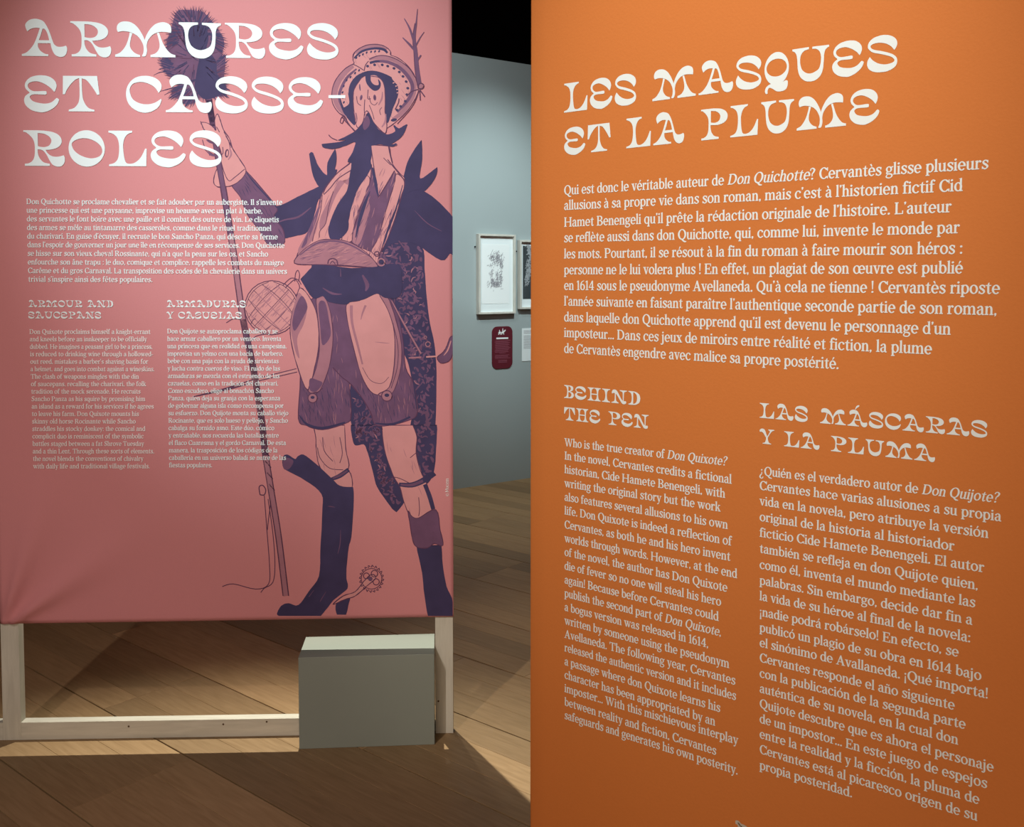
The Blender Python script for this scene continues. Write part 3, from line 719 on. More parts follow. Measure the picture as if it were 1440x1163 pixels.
def shade(D, crop, box, n, tone, ang, L_, w, seed, keep=None):
    r_ = random.Random(seed); x0, y0, x1, y1 = box; c0 = CR[crop]
    for _ in range(n):
        x, y = r_.uniform(x0, x1), r_.uniform(y0, y1); a = math.radians(ang + r_.uniform(-12, 12)); l_ = L_ * r_.uniform(.5, 1.2)
        p = [(x, y), (x + l_ * .5 * math.cos(a) + r_.uniform(-3, 3), y + l_ * .5 * math.sin(a)), (x + l_ * math.cos(a), y + l_ * math.sin(a))]
        if keep and not all(inside(keep, c0[0] + q[0] / c0[2], c0[1] + q[1] / c0[2]) for q in p): continue
        D.stroke(tone, crop, [(p[0][0], p[0][1], False, w * .3), (p[1][0], p[1][1], False, w), (p[2][0], p[2][1], False, w * .2)], None, 2)
# --- spotted coat hanging behind the figure
D = Drawing(); rnd = random.Random(8)
coat = [D.fill('ink', 'G', '60,60 160,50 300,110 318,240 330,400 350,560 375,680 388,850 382,1163c 236,1163c 262,1000 230,800 190,700 180,560 150,480 110,400 50,380 40,200'),
        D.fill('ink', 'L', '1160,-10c 1306,-10c 1300,120 1285,270 1240,330 1215,250 1185,150 1190,60'),
        D.fill('ink', 'W', '775,810c 870,880 930,1000 985,1163c 800,1163c 790,1080 772,1000'),
        D.fill('ink', 'L', '805,-10c 985,-10c 1000,150 1050,270 1105,390 1112,440 1070,495c 1035,460 960,350 940,280 905,150 880,100 830,105 812,50')]
cloud = 0
for px in coat:
    xs = [p[0] for p in px]; ys = [p[1] for p in px]; area = (max(xs) - min(xs)) * (max(ys) - min(ys))
    for _ in range(int(area / 30)):
        x, y = rnd.uniform(min(xs), max(xs)), rnd.uniform(min(ys), max(ys)); a = rnd.uniform(0, 6.28); L_ = rnd.uniform(2.5, 6); b_ = rnd.uniform(-1.6, 1.6)
        p = [(x, y), (x + L_ * math.cos(a), y + L_ * math.sin(a))]
        p.append((p[1][0] + L_ * .8 * math.cos(a + b_), p[1][1] + L_ * .8 * math.sin(a + b_)))
        if all(inside(px, q[0] + o1, q[1]) for q in p for o1 in (-2, 2)):
            w_ = rnd.uniform(1.3, 4.2)
            D.stroke(rnd.choice(['mid', 'mid', 'mid', 'wash']) if w_ < 2.0 else 'mid', 'P', [(p[0][0], p[0][1], False, w_ * .5), (p[1][0], p[1][1], False, w_), (p[2][0], p[2][1], False, w_ * .3)], None, 3)
D.build('printed_coat')
# --- long-handled brush
D = Drawing(); rnd = random.Random(5)
bp_ = D.fill('mid', 'B', '290,120 400,105 480,115 560,130 640,215 705,300 760,390 770,470 750,560 780,620 780,690 770,780 790,870 800,950 760,985 680,1000 600,1025 510,1000 450,1060 360,1070 290,1010 230,980 260,910 330,870 270,820 190,770 140,680 130,610 180,500 190,410 220,330 250,220', False)
def hair(x, y, tx, ty, w):
    mx, my = (x + tx) / 2 + rnd.uniform(-6, 6), (y + ty) / 2 + rnd.uniform(-6, 6)
    D.stroke(rnd.choice(['ink', 'mid', 'line', 'ink']), 'B', [(x, y, False, w), (mx, my, False, w * .8), (tx, ty, False, 1)], None, 2)
nb = len(bp_)
for i in range(nb):
    for r_ in range(3):
        k = rnd.random(); a = bp_[i]; b = bp_[(i + 1) % nb]
        ex, ey = ((a[0] + (b[0] - a[0]) * k) - 210) * 7.27, ((a[1] + (b[1] - a[1]) * k)) * 7.27
        sx, sy = (470, 330) if ey < 560 else (560, 800)
        dx, dy = ex - sx, ey - sy; l_ = math.hypot(dx, dy); dx /= l_; dy /= l_
        jx = rnd.uniform(-.25, .25); out_ = rnd.uniform(5, 55); in_ = rnd.uniform(60, 170)
        hair(ex - dx * in_, ey - dy * in_, ex + (dx - dy * jx) * out_, ey + (dy + dx * jx) * out_, rnd.uniform(9, 17))
for _ in range(90):
    x, y = rnd.uniform(240, 700), rnd.uniform(160, 800)
    if inside(bp_, 210 + x / 7.27, y / 7.27):
        sx, sy = (470, 600); dx, dy = x - sx, y - sy; l_ = math.hypot(dx, dy) + 1
        hair(x - dx / l_ * 60, y - dy / l_ * 60, x + dx / l_ * 60, y + dy / l_ * 60, 9)
D.fill('ink', 'B', '365,290 420,255 530,250 590,300 610,400 590,500 640,560 690,640 700,760 780,860 770,950 690,990 590,1020 520,980 470,900 480,800 500,680 510,600 420,560 370,480 350,380', False)
for q in ('110,940,3 200,915,9 300,890,12', '160,975,3 230,940,9 300,930,12', '200,1020,3 260,975,10 320,960,14', '50,775,2 110,745,8 190,730,12', '100,715,3 150,700,10 220,690,14'):
    D.stroke('ink', 'B', q)
# staff
SP = [(294.5, 140), (297, 158), (301, 179), (307.5, 222), (315, 267), (325, 329), (330.5, 364), (342.5, 449), (356.5, 516), (367.5, 583), (371.5, 617), (374, 640), (383, 696), (392.5, 756), (402.5, 837)]
D.stroke('mid', 'P', [(x, y, False, 7.6) for x, y in SP[:6]])
D.stroke('wash', 'P', [(x, y, False, 7.6) for x, y in SP[5:]])
D.stroke('mid', 'P', [(x, y, False, 6.5) for x, y in SP[7:12]])
for sgn in (-1, 1): D.stroke('line', 'P', [(x + sgn * 3.9, y, False, 1.5) for x, y in SP])
for i in range(11): 
    y = 520 + i * 16; x = 357 + (y - 516) * 0.157
    D.stroke('line', 'P', [(x - 4, y, False, 1.5), (x + 4, y + 9, False, 1.5)])
D.stroke('ink', 'P', [(295, 141, False, 8), (298, 160, False, 7.5), (300.5, 178, False, 6.0)])
for q in ('300,400 315,600 330,800 325,915 250,945 120,915 55,930', '322,420 350,620 362,800 350,905 300,940 280,965', '340,420 322,560 318,600'): D.stroke('line', 'L', q, 1.1)
D.stroke('line', 'L', '275,395 270,350 290,340 308,365 300,395 275,395', 1.4)
D.build('printed_brush_and_staff')
# --- sword, basket
D = Drawing()
D.stroke('line', 'P', '273,557.5,1.2 320,546.5,4.2 360,534.5,5 395,526,5.6 418,520.5,6'); D.stroke('pale', 'P', '330,543.6,0.6 362,534,2.4 395,526,3.0 418,520.5,3.6')
D.dot('pale', 'W', 280, 325, 170, 172, 0, 28)
BK = [(320 + (280 + 165 * math.cos(t_ * .3)) / 4.472, 360 + (325 + 165 * math.sin(t_ * .3)) / 4.472) for t_ in range(21)]
shade(D, 'W', (110, 150, 450, 500), 110, 'wash', -45, 50, 4, 12, BK); pass; D.ring('line', 'W', 280, 325, 170, 6)
for i in range(-2, 3):
    o_ = i * 62; hh = math.sqrt(max(0, 165 ** 2 - o_ ** 2)) * 0.96
    for a in (0.75, -0.8):
        ca, sa = math.cos(a), math.sin(a); cv_ = o_ * 0.25
        D.stroke('line', 'W', [(280 + o_ * ca - t_ * hh * sa + cv_ * (1 - t_ * t_) * ca, 325 + o_ * sa + t_ * hh * ca + cv_ * (1 - t_ * t_) * sa, False, 4) for t_ in (-1, -.5, 0, .5, 1)])
        D.stroke('wash', 'W', [(288 + o_ * ca - t_ * hh * .9 * sa, 333 + o_ * sa + t_ * hh * .9 * ca, False, 5) for t_ in (-1, 0, 1)])
for q in ('350,185 400,140 445,150 465,180', '365,200 420,150 440,160 455,200 430,255', '425,160 430,110 445,90 455,120 448,160', '150,425 165,400 180,395', '145,540 180,505 240,490', '-5,420 40,395 90,400'): D.stroke('line', 'W', q, 1.2)
D.build('printed_basket_and_blade')
# --- bare legs, boots
D = Drawing()
LL = D.fill('pale', 'L', '585,-10c 600,60 603,130 622,230 690,305 790,245 775,130 768,-10c')
LR = D.fill('pale', 'L', '985,-10c 1000,130 1050,280 1090,350 1112,430 1150,520 1200,545 1290,500 1250,340 1212,260 1185,150 1190,60 1165,-10c')
for q in ('610,120 625,180 680,240 760,250', '640,60 650,140 700,200', '715,315 750,345 800,345', '790,250 805,300 808,350', '1150,180 1190,150 1200,170', '1040,290 1090,300 1150,330', '1200,410 1205,480 1200,520', '740,60 755,150 740,210'): D.stroke('line', 'L', q, 1.0)
shade(D, 'L', (590, 0, 790, 300), 14, 'wash', 80, 60, 3, 9, LL); shade(D, 'L', (985, 0, 1290, 520), 18, 'wash', 75, 60, 3, 10, LR)
D.fill('pale', 'L', '700,310 790,255 812,350 745,348', True)
D.stroke('ink', 'L', '690,305,18 740,285,26 792,248,24'); D.stroke('mid', 'L', '700,300,8 740,282,14 785,255,10')
D.stroke('ink', 'L', '1085,335,22 1160,338,30 1230,310,34 1290,265,40'); D.stroke('mid', 'L', '1095,336,10 1160,338,16 1225,314,16')
D.stroke('ink', 'L', '1235,335,22 1262,400,26 1285,480,24')
D.fill('ink', 'L', '408,215 415,170 440,165 480,190 500,170 545,172 680,290 740,345 815,352c 820,430 805,640 790,700 775,860 785,930 760,962 700,1010 640,1085 600,1108 400,1106c 376,1090 400,1045 440,1030 500,1040 560,960 620,870 630,700 640,500 635,390 540,310 430,250')
D.fill('ink', 'L', '722,1030 795,985 788,1040 776,1092c 724,1092c')
D.fill('mid', 'L', '412,190 440,180 470,200 450,240 425,250 410,235', False)
for q in ('745,600,2 742,680,5 728,740,2', '660,960,2 635,1000,4 625,1020,2', '590,950,2 560,990,4', '670,462,2 690,464,6 712,468,2'): D.stroke('mid', 'L', q)
D.fill('pale', 'L', '700,1035 760,985 830,960 880,900 925,860 950,880 900,925 830,985 770,1005')
for i in range(20):
    a = i * math.pi / 10; D.stroke('line', 'L', [(925 + 58 * math.cos(a), 885 + 66 * math.sin(a), False, 5), (925 + 72 * math.cos(a + .05), 885 + 80 * math.sin(a + .05), False, 5), (925 + 62 * math.cos(a + .2), 885 + 70 * math.sin(a + .2), False, 5)], None, 2)
D.ring('line', 'L', 925, 885, 60, 4); D.ring('line', 'L', 942, 855, 19, 5); D.ring('line', 'L', 952, 903, 18, 5); D.ring('line', 'L', 895, 868, 17, 5); D.dot('mid', 'L', 918, 885, 14)
D.fill('ink', 'L', '1188,695c 1332,690c 1338,800 1360,930 1400,1020 1404,1102c 1255,1102c 1235,980 1222,850')
D.fill('mid', 'L', '1138,490 1160,520 1200,530 1300,482 1325,600 1342,690 1290,680 1250,705 1190,700 1165,660 1150,570')
D.build('printed_legs_and_boots')
# --- breeches, thigh plates
D = Drawing()
BR = D.fill('mid', 'W', '560,260 660,290 760,295 960,250 1050,300 1100,500 1120,700 1170,800 1195,980 1130,1035 945,1068 900,980 840,880 765,790c 778,1000 745,1050 600,1090 500,1065 448,1020 460,760 430,560 410,400 500,300')
shade(D, 'W', (455, 800, 1190, 1060), 150, 'ink', 80, 60, 3.0, 3, BR)
shade(D, 'W', (455, 300, 1190, 1060), 120, 'wash', 85, 70, 3.0, 4, BR)
D.stroke('line', 'W', '665,700 720,760 765,795 840,880', 1.4); D.stroke('ink', 'W', '1165,760,4 1180,870,8 1190,960,5')
D.stroke('ink', 'W', '455,1000,6 500,1055,14 600,1080,16 740,1045,10'); D.stroke('ink', 'W', '930,1050,8 1040,1055,14 1150,1010,12')
D.fill('pale', 'W', '460,200 530,280 570,400 575,560 550,700 505,840 440,690 400,520 400,400 430,290')
D.fill('wash', 'W', '450,230 500,330 480,430 440,520 455,640 430,600 402,470 405,380', False)
D.fill('mid', 'W', '470,250 505,320 470,400 425,470 410,420 430,320', False)
D.fill('wash', 'W', '560,260 610,255 650,360 665,520 640,700 590,830 560,855 510,845 560,700 580,560 570,400')
D.fill('mid', 'W', '575,300 615,290 640,400 650,500 600,560 585,450', False)
D.fill('mid', 'W', '520,770 570,780 600,800 560,850 520,840', False)
D.fill('pale', 'W', '752,300 830,280 900,240 960,240 1010,340 1050,480 1050,680 1020,820 970,870 900,850 840,740 790,560 755,400')
D.fill('wash', 'W', '955,238 1005,252 1060,400 1095,560 1090,700 1050,840 1000,882 950,868 1020,820 1050,680 1050,480 1010,340')
D.stroke('wash', 'W', '780,310,20 785,420,16 820,560,14 850,680,10'); D.stroke('line', 'W', '1040,420 1072,560 1068,700 1030,830', 1.0)
D.stroke('line', 'W', '850,700 900,780 970,800 1015,760', 0.7); D.stroke('wash', 'W', '870,310,14 850,360,10 840,400,4'); D.stroke('wash', 'W', '930,540,2 980,545,5 1020,548,2')
for x, y, r_ in ((537, 892, 24), (1003, 878, 28)): D.dot('wash', 'W', x, y, r_ + 6); D.dot('ink', 'W', x, y - 4, r_ * .55, r_ * .4); D.ring('line', 'W', x, y, r_ + 5, 6)
D.stroke('line', 'W', '485,820 520,860', 1.2); D.stroke('line', 'W', '600,830 560,865', 1.2)
D.build('printed_breeches')
# --- arms
D = Drawing()
D.fill('ink', 'T', '740,340c 850,385 950,450 1059,560c 1059,800c 1040,790 985,830 830,730 720,720 650,745 620,800c 660,640 700,500')
D.stroke('mid', 'T', '820,520,2 900,600,6 990,650,3')
D.build('printed_arm'); D = Drawing()
D.fill('ink', 'T', '-122,535c -60,500 0,480 120,420 245,365 270,410 215,450 190,540 150,650 60,680 0,695 -110,720c -105,640 -125,580')
D.stroke('mid', 'T', '-100,620,3 0,580,8 90,560,12 170,500,4')
D.build('printed_arm'); D = Drawing()
AS = D.fill('mid', 'A', '420,600 450,590 600,760 700,890 672,960 740,1050 760,1120 755,1175 690,1195 620,1180 560,1080 450,930 400,800 328,700 380,660')
shade(D, 'A', (330, 600, 760, 1170), 110, 'ink', 60, 70, 4, 11, AS)
D.stroke('ink', 'A', '450,600,6 520,690,12 640,820,10 700,890,6')
D.build('printed_sleeve'); D = Drawing()
# hand held open round the staff
D.fill('pale', 'A', '335,400 400,500 445,580 410,650 330,705 262,712 215,715 182,680 195,600 235,520 245,440 180,300 110,255 88,215 82,190 130,195 175,225 200,255 190,190 198,140 215,122 235,170 262,250 310,320')
for q in ('235,480 265,590 305,665 350,640 435,570', '280,300 305,345 318,400', '265,265 300,330 330,395', '90,330 110,390 160,440 210,460', '130,330 180,355 215,400', '100,400 140,440 150,460', '255,390 258,440 240,455', '75,180 95,230 105,255', '205,225 230,270'): D.stroke('line', 'A', q, 1.1)
D.dot('line', 'A', 290, 442, 17, 36, 0.1); D.dot('pale', 'A', 292, 442, 8, 24, 0.1); D.stroke('wash', 'A', '312,400,10 325,450,16 300,495,8')
D.stroke('mid', 'A', '120,330,6 150,350,12 190,365,6'); D.stroke('mid', 'A', '130,430,8 165,455,16 205,462,8')
D.stroke('mid', 'P', [(x, y, False, 6.2) for x, y in ((307.5, 222), (309.5, 236), (313, 256), (316.5, 275))])
for sgn in (-1, 1): D.stroke('line', 'P', [(x + sgn * 3.4, y, False, 1.3) for x, y in ((307.5, 222), (309.5, 236), (313, 256), (316.5, 275))])
D.build('printed_hand')
# --- torso
D = Drawing()
D.fill('ink', 'T', '160,165c 180,160 215,245 270,300 275,220 322,135c 328,200 318,262 332,270 290,345 240,385 185,305')
D.fill('ink', 'T', '862,80c 866,200 855,322 962,250c 950,310 885,395 845,385 790,400 745,420 755,300 790,190')
CH = D.fill('pale', 'T', '545,108c 410,225 330,290 240,410 200,560 100,760 65,850c 575,880c 600,800 640,720 700,560 757,340 730,290 680,225 662,115c')
D.fill('wash', 'T', '245,415 225,480 205,600 180,700 150,740 100,790 90,760 150,650 200,540', False)
D.fill('mid', 'T', '235,450 215,540 180,640 140,730 110,750 160,630 205,520', False)
D.fill('mid', 'T', '548,230c 560,300 578,380 592,438c 640,360 692,270c 700,330 640,520 590,700 560,775 500,760 440,730 420,700 450,600 500,450 540,340')
D.fill('wash', 'T', '440,640 480,560 520,450 540,520 500,660 470,730 430,715', False)
D.fill('pale', 'T', '505,300 540,322 520,400 462,540 432,660 422,715 362,705 400,600 430,450 465,360')
D.fill('pale', 'T', '708,290 757,340 732,440 662,600 602,785 548,775 592,690 640,520 690,360')
D.fill('wash', 'T', '400,360 420,300 330,420 260,600 225,640 230,560 290,440 350,330', False, 1, 3)
shade(D, 'T', (80, 250, 750, 860), 170, 'wash', 108, 75, 4.5, 5, CH); shade(D, 'T', (440, 330, 700, 760), 60, 'mid', 108, 80, 5, 6, CH)
D.stroke('line', 'T', '415,225 330,290 270,365 245,415', 1.2); D.stroke('line', 'T', '425,265 340,320 290,380 250,420', 1.3); D.stroke('line', 'T', '240,420 230,520 195,640 178,715', 1.0)
D.stroke('line', 'T', '310,400 280,500 262,600 225,650 222,690', 1.0); D.stroke('line', 'T', '650,200 690,250 757,330', 1.3); D.stroke('line', 'T', '625,190 670,235', 1.0)
D.stroke('line', 'T', '655,110 665,160 680,220', 1.8); D.stroke('line', 'T', '545,110 560,220 580,350 592,438', 1.2); D.stroke('line', 'T', '695,270 650,350 592,438', 1.2)
D.stroke('ink', 'T', '555,250,10 572,330,20 585,400,14 592,432,4'); D.stroke('ink', 'T', '540,400,4 500,500,22 470,600,18 450,690,6')
D.stroke('ink', 'T', '745,360,4 700,520,10 650,650,12 620,740,6')
D.fill('ink', 'T', '455,95c 430,170 400,215c 425,225 415,300 395,400 340,480 300,570 280,640 290,695c 345,700 400,640 405,560 440,440 470,370 520,300 545,250c 540,180 540,110 548,92c')
HD = D.fill('wash', 'T', '65,850 120,770 210,712 300,702 400,715 500,770 578,850 575,878 460,870 330,862 200,860')
shade(D, 'T', (70, 700, 570, 880), 90, 'mid', -20, 60, 2.6, 7, HD); shade(D, 'T', (70, 700, 570, 880), 60, 'pale', -20, 60, 2.6, 8, HD)
D.stroke('mid', 'T', '100,800,6 200,730,10 310,712,10 420,738,10 540,810,4'); D.stroke('line', 'T', '275,855 282,830 305,822 330,832 338,862', 1.6); D.stroke('line', 'T', '290,855 305,838 322,858', 1.2)
D.fill('ink', 'W', '463,147c 530,75 540,60 640,62 780,78 930,70 1075,60 1090,240 1000,262 940,235 860,270 780,285 740,302 640,285 600,250 540,262')
D.stroke('mid', 'W', '600,200,4 660,235,14 720,240,4'); D.stroke('mid', 'W', '850,120,10 880,180,26 870,220,8'); D.stroke('mid', 'W', '712,80,3 714,130,6')
D.ring('line', 'T', 583, 793, 15, 7); D.ring('wash', 'T', 610, 845, 22, 8); D.dot('ink', 'T', 608, 843, 12); D.stroke('mid', 'T', '720,710,6 760,760,10 800,800,8')
# hilt
D.stroke('wash', 'G', '128,425,5 200,560,9 300,735,9'); D.stroke('line', 'G', '122,428 195,565 292,738', 0.8)
D.stroke('wash', 'G', '228,760,8 300,756,10'); D.stroke('pale', 'G', '330,754,9 400,750,9')
D.fill('mid', 'G', '395,755 430,725 452,685 468,642 486,632c 486,720 465,775 420,790 400,775'); D.stroke('pale', 'G', '432,745,3 455,715,8 474,660,5'); D.ring('wash', 'G', 340, 680, 14, 6); D.ring('wash', 'G', 325, 640, 8, 4)
D.build('printed_torso')
# --- head, hat, moustache
D = Drawing()
HT = D.fill('pale', 'H', '245,325 180,360 110,430 60,520 45,620 60,700 110,770 165,805 200,870 262,940 330,900 480,930 560,900 640,840 740,740 822,600 822,520 790,420 720,330 640,270 580,245 575,210 530,170 460,150 370,155 290,190 245,240 238,290')
shade(D, 'H', (50, 160, 820, 900), 150, 'wash', 60, 60, 4, 13, HT)
D.stroke('wash', 'H', '240,345,30 150,420,48 88,520,50 72,620,44 105,720,38 170,790,22'); D.stroke('wash', 'H', '385,285,20 470,268,38 600,285,40 710,360,40 775,450,34 800,540,30 770,640,40 690,760,40 600,830,30')
D.stroke('wash', 'H', '260,230,16 340,180,26 450,165,28 545,195,22')
D.stroke('mid', 'H', '270,372,14 185,450,24 130,550,26 112,640,26 150,740,24'); D.stroke('mid', 'H', '390,318,24 460,302,24 560,312,28 660,362,32 740,445,34 778,540,34 742,645,30 640,765,18')
D.stroke('ink', 'H', '248,275,14 320,212,20 430,186,20 515,196,24 550,228,18'); D.stroke('ink', 'H', '390,318,18 430,306,20 480,302,10')
D.stroke('ink', 'H', '120,640,10 150,740,16 200,800,10')
for q in ('240,290 240,240 290,190 370,155 460,150 530,170 575,210 580,240', '245,325 180,360 110,430 60,520 45,620 60,700 110,770 165,805', '240,330 290,355 335,385', '385,285 470,252 560,258 660,300 750,370 800,450', '640,870 740,760 800,670 835,570', '340,390 350,340 380,300', '160,800 135,810 122,850 140,865 155,830 160,800', '165,820 220,900 260,945'): D.stroke('line', 'H', q, 1.2)
for x, y in ((268, 272), (297, 253), (328, 240), (362, 224), (402, 217), (438, 213), (475, 212)): D.dot('ink', 'H', x, y, 8, 12, 0.5)
for x, y in ((370, 347), (434, 335), (503, 335), (553, 347), (610, 367), (658, 400), (692, 440), (720, 487), (735, 547), (727, 605), (712, 665), (670, 712), (637, 745)): D.dot('ink', 'H', x, y, 14, 12, 0.4)
for x, y in ((293, 385), (257, 410), (215, 447), (180, 475), (153, 528), (143, 585), (155, 675), (148, 632)): D.dot('ink', 'H', x, y, 8, 13, 0.5)
D.fill('ink', 'H', '350,400 450,395 570,440 600,480 640,530 640,620 600,720 575,800 548,860 525,760 532,640 520,520 480,450 430,425 350,440 290,480 250,550 236,640 240,740 255,830 250,880 190,815 145,740 205,690 200,600 215,510 270,440')
for y, x in ((500, 598), (530, 622), (560, 632), (590, 634)): D.stroke('pale', 'H', [(x, y, False, 12), (x + 22, y - 6, False, 3)], None, 2)
D.fill('pale', 'H', '335,440 290,490 248,560 240,640 245,740 262,860 285,905 330,850 345,770 375,760 420,850 480,920 530,955 545,880 528,760 530,640 520,520 480,455 420,440')
D.fill('ink', 'H', '350,420c 395,425 400,480 430,515 470,515 465,465 490,500 480,550 440,572 400,552 365,510 352,470', False)
D.stroke('line', 'H', '345,650 340,740 345,790', 1.2); D.stroke('line', 'H', '375,560 372,640 400,642', 1.1); D.stroke('line', 'H', '270,620 280,680 310,705', 1.0); D.stroke('line', 'H', '385,620 400,680 435,700 460,675', 0.9)
D.stroke('line', 'H', '385,700 410,760 430,830', 0.9); D.stroke('line', 'H', '500,720 480,750 490,790', 0.9); D.stroke('line', 'H', '265,770 275,830 262,870', 0.9)
D.dot('mid', 'H', 312, 632, 12, 26, 0.2); D.dot('line', 'H', 316, 636, 5, 14, 0.2); D.dot('mid', 'H', 435, 632, 14, 28, -0.1); D.dot('line', 'H', 434, 632, 6, 16, 0)
D.stroke('mid', 'H', '298,510,8 300,545,14 305,570,6'); D.stroke('wash', 'H', '470,700,10 500,640,16 505,580,8'); D.stroke('wash', 'H', '250,760,8 270,840,14'); D.stroke('wash', 'H', '500,900,12 530,850,18 535,780,8')
D.stroke('line', 'H', '655,640 650,680 620,740', 1.6)
D.fill('mid', 'H', '372,765 395,800 410,880 370,900 330,890 350,820', False)
D.fill('ink', 'N', '522,720 490,785 430,840 340,885c 400,878 350,897 238,910c 250,928 310,937 390,915 440,893 465,910c 540,918 600,908 650,915 700,890 745,850 772,785c 745,800 720,812 690,792 700,830 650,850 600,825 560,770 538,722')
D.fill('mid', 'N', '510,735 495,790 505,820 530,800 540,770 528,735', False)
D.fill('ink', 'N', '450,900c 430,960 400,1012 440,1000 480,1040 545,1010 548,910c', False)
D.stroke('line', 'N', '280,850 300,870 335,885', 1.2); D.stroke('line', 'N', '365,740 400,780 450,830', 1.4); D.dot('ink', 'N', 690, 757, 20, 10, -0.2); D.dot('mid', 'N', 700, 912, 12, 8); D.stroke('ink', 'N', '620,905,12 680,918,16 705,905,8')
D.stroke('mid', 'N', '852,545,30 836,440,27 826,330,25 818,240,18 830,150,10 838,60,4'); D.stroke('line', 'N', '838,540 822,440 815,330 808,240 822,150', 1.0)
for q in ('820,280,16 790,185,12 755,120,5', '825,325,14 790,285,14 745,240,6', '828,290,9 855,240,7 880,205,4', '836,385,12 860,350,9'): D.stroke('mid', 'N', q)
D.ring('line', 'N', 860, 545, 18, 7); D.dot('wash', 'N', 860, 545, 12, 14)
for q in ('850,565 885,612', '852,570 856,635', '845,565 800,580 770,610'): D.stroke('line', 'N', q, 1.6)
D.build('printed_head_and_hat')
# ------------------------------------------------------------------ grey ballast box standing over the frame's foot
bh = BP.uv(516, 922.2)[1]
back = on_floor(516, 893.5, bh); bd = -(back - BP.o).dot(BP.n)
boxo = pbox('ballast_box', BP, bu0, bu1, 0, bh, -bd, 0, M['grey'], None, 0.0012)
tag(boxo, 'low grey painted box on the floor under the pink banner', 'box')

# ------------------------------------------------------------------ orange standing banner
pitch_pink = (PP.uv(40, 287.3)[1] - PP.uv(40, 396.2)[1]) / 9
dep = pitch_pink * F / 22.1
o_org = ((796 - CX) / F * dep, dep)
OP = Plane(o_org, (1755.0, -1400.0))
osc = empty('standing_banner', OP.at(0.6, 0, 0), 'orange fabric banner with white text, nearest on the right', 'banner', 'fabric banners on floor-standing frames')
ol = OP.uv(747.3, 600)[0]; orr = ol + 1.50
OTOP, OBOT = 2.78, 0.41
for u0, u1 in ((ol + 0.004, ol + 0.064), (orr - 0.064, orr - 0.004)): pbox('post', OP, u0, u1, 0, OTOP, -DEP, 0, M['pine'], osc, 0.001)
pbox('bottom_rail', OP, ol + 0.064, orr - 0.064, 0, 0.06, -DEP, 0, M['pine_rail'], osc, 0.001)
pbox('top_rail', OP, ol + 0.064, orr - 0.064, OTOP - 0.06, OTOP, -DEP, 0, M['pine_rail'], osc, 0.001)
def ofold(u, v):
    w = max(0.0, min(1.0, (u - ol) / (orr - ol)))
    return -0.004 + 0.004 * min(1.0, w / 0.02) ** 0.5
cv, cf = [], []; NX2, NY2 = 90, 40
for j in range(NY2 + 1):
    for i in range(NX2 + 1):
        w = (i / NX2) ** 1.6; u = ol + (orr - ol) * w; v = OBOT + (OTOP + 0.005 - OBOT) * j / NY2
        cv.append(OP.at(u, v, 0.006 + ofold(u, v)))
for j in range(NY2):
    for i in range(NX2):
        a = j * (NX2 + 1) + i; cf.append((a, a + 1, a + NX2 + 2, a + NX2 + 1))
ocl = mesh_obj('fabric', cv, cf, M['orange'], osc)
for p_ in ocl.data.polygons: p_.use_smooth = True
sol = ocl.modifiers.new('thickness', 'SOLIDIFY'); sol.thickness = 0.002
sol.offset = 1.0 if OP.d.cross(Vector((0, 0, 1))).dot(OP.n) < 0 else -1.0
OB = 0.0064
title = Print(OP, OB)
for t_, x0, y0, x1, y1, h in (('LES', 796.3, 159.2, 897.3, 146.2, 40.5), ('MASQUES', 920.2, 143.2, 1263.6, 98.5, 42.5),
                              ('ET', 796.3, 218.7, 861.5, 211.8, 37.5), ('LA', 883.6, 209.2, 964.5, 200.5, 41.5), ('PLUME', 988.2, 198.3, 1238.4, 172.6, 43)):
    title.text(t_, x0, y0, x1, y1, h, DISP, gap=DGAP)
title.build('title_lettering', M['white'], ocl)
for grp in ((('BEHIND', 796.2, 558.9, 903.3, 569.9, 18.0), ('THE', 796.2, 589.8, 847, 595.2, 18.0), ('PEN', 858.4, 596.4, 914.8, 602.4, 18.6)),
            (('LAS', 1070.8, 586.7, 1138, 592.8, 20.8), ('MÁSCARAS', 1155.6, 594.3, 1389.8, 614.8, 21.2),
             ('Y', 1070.5, 622.6, 1091, 624.8, 20.6), ('LA', 1105, 626.6, 1154.5, 631.7, 21), ('PLUMA', 1170.5, 633.4, 1316.5, 648.9, 21.4))):
    sub = Print(OP, OB)
    for t_, x0, y0, x1, y1, h in grp: sub.text(t_, x0, y0, x1, y1, h, DISP, gap=DGAP)
    sub.build('heading_lettering', M['white'], ocl)
FRO = [("Qui est donc le véritable auteur de *Don Quichotte*? Cervantès glisse plusieurs", 274.4, 1391.9, 237.7), ("allusions à sa propre vie dans son roman, mais c'est à l'historien fictif Cid", 295.5, 1355.7, 268.9),
 ("Hamet Benengeli qu'il prête la rédaction originale de l'histoire. L'auteur", 319.2, 1340, 298.7), ("se reflète aussi dans don Quichotte, qui, comme lui, invente le monde par", 340.8, 1351.6, 328),
 ("les mots. Pourtant, il se résout à la fin du roman à faire mourir son héros :", 363.5, 1355.7, 356.9), ("personne ne le lui volera plus ! En effet, un plagiat de son œuvre est publié", 385.8, 1356, 384.6),
 ("en 1614 sous le pseudonyme Avellaneda. Qu'à cela ne tienne ! Cervantès riposte", 407.6, 1408, 413.3), ("l'année suivante en faisant paraître l'authentique seconde partie de son roman,", 429.6, 1404, 443),
 ("dans laquelle don Quichotte apprend qu'il est devenu le personnage d'un", 451.8, 1339, 470.5), ("imposteur... Dans ces jeux de miroirs entre réalité et fiction, la plume", 473.6, 1312.6, 498),
 ("de Cervantès engendre avec malice sa propre postérité.", 495.8, 1182, 518.7)]
BODY['P'] = BODY['P']; 
pr = Print(OP, OB)
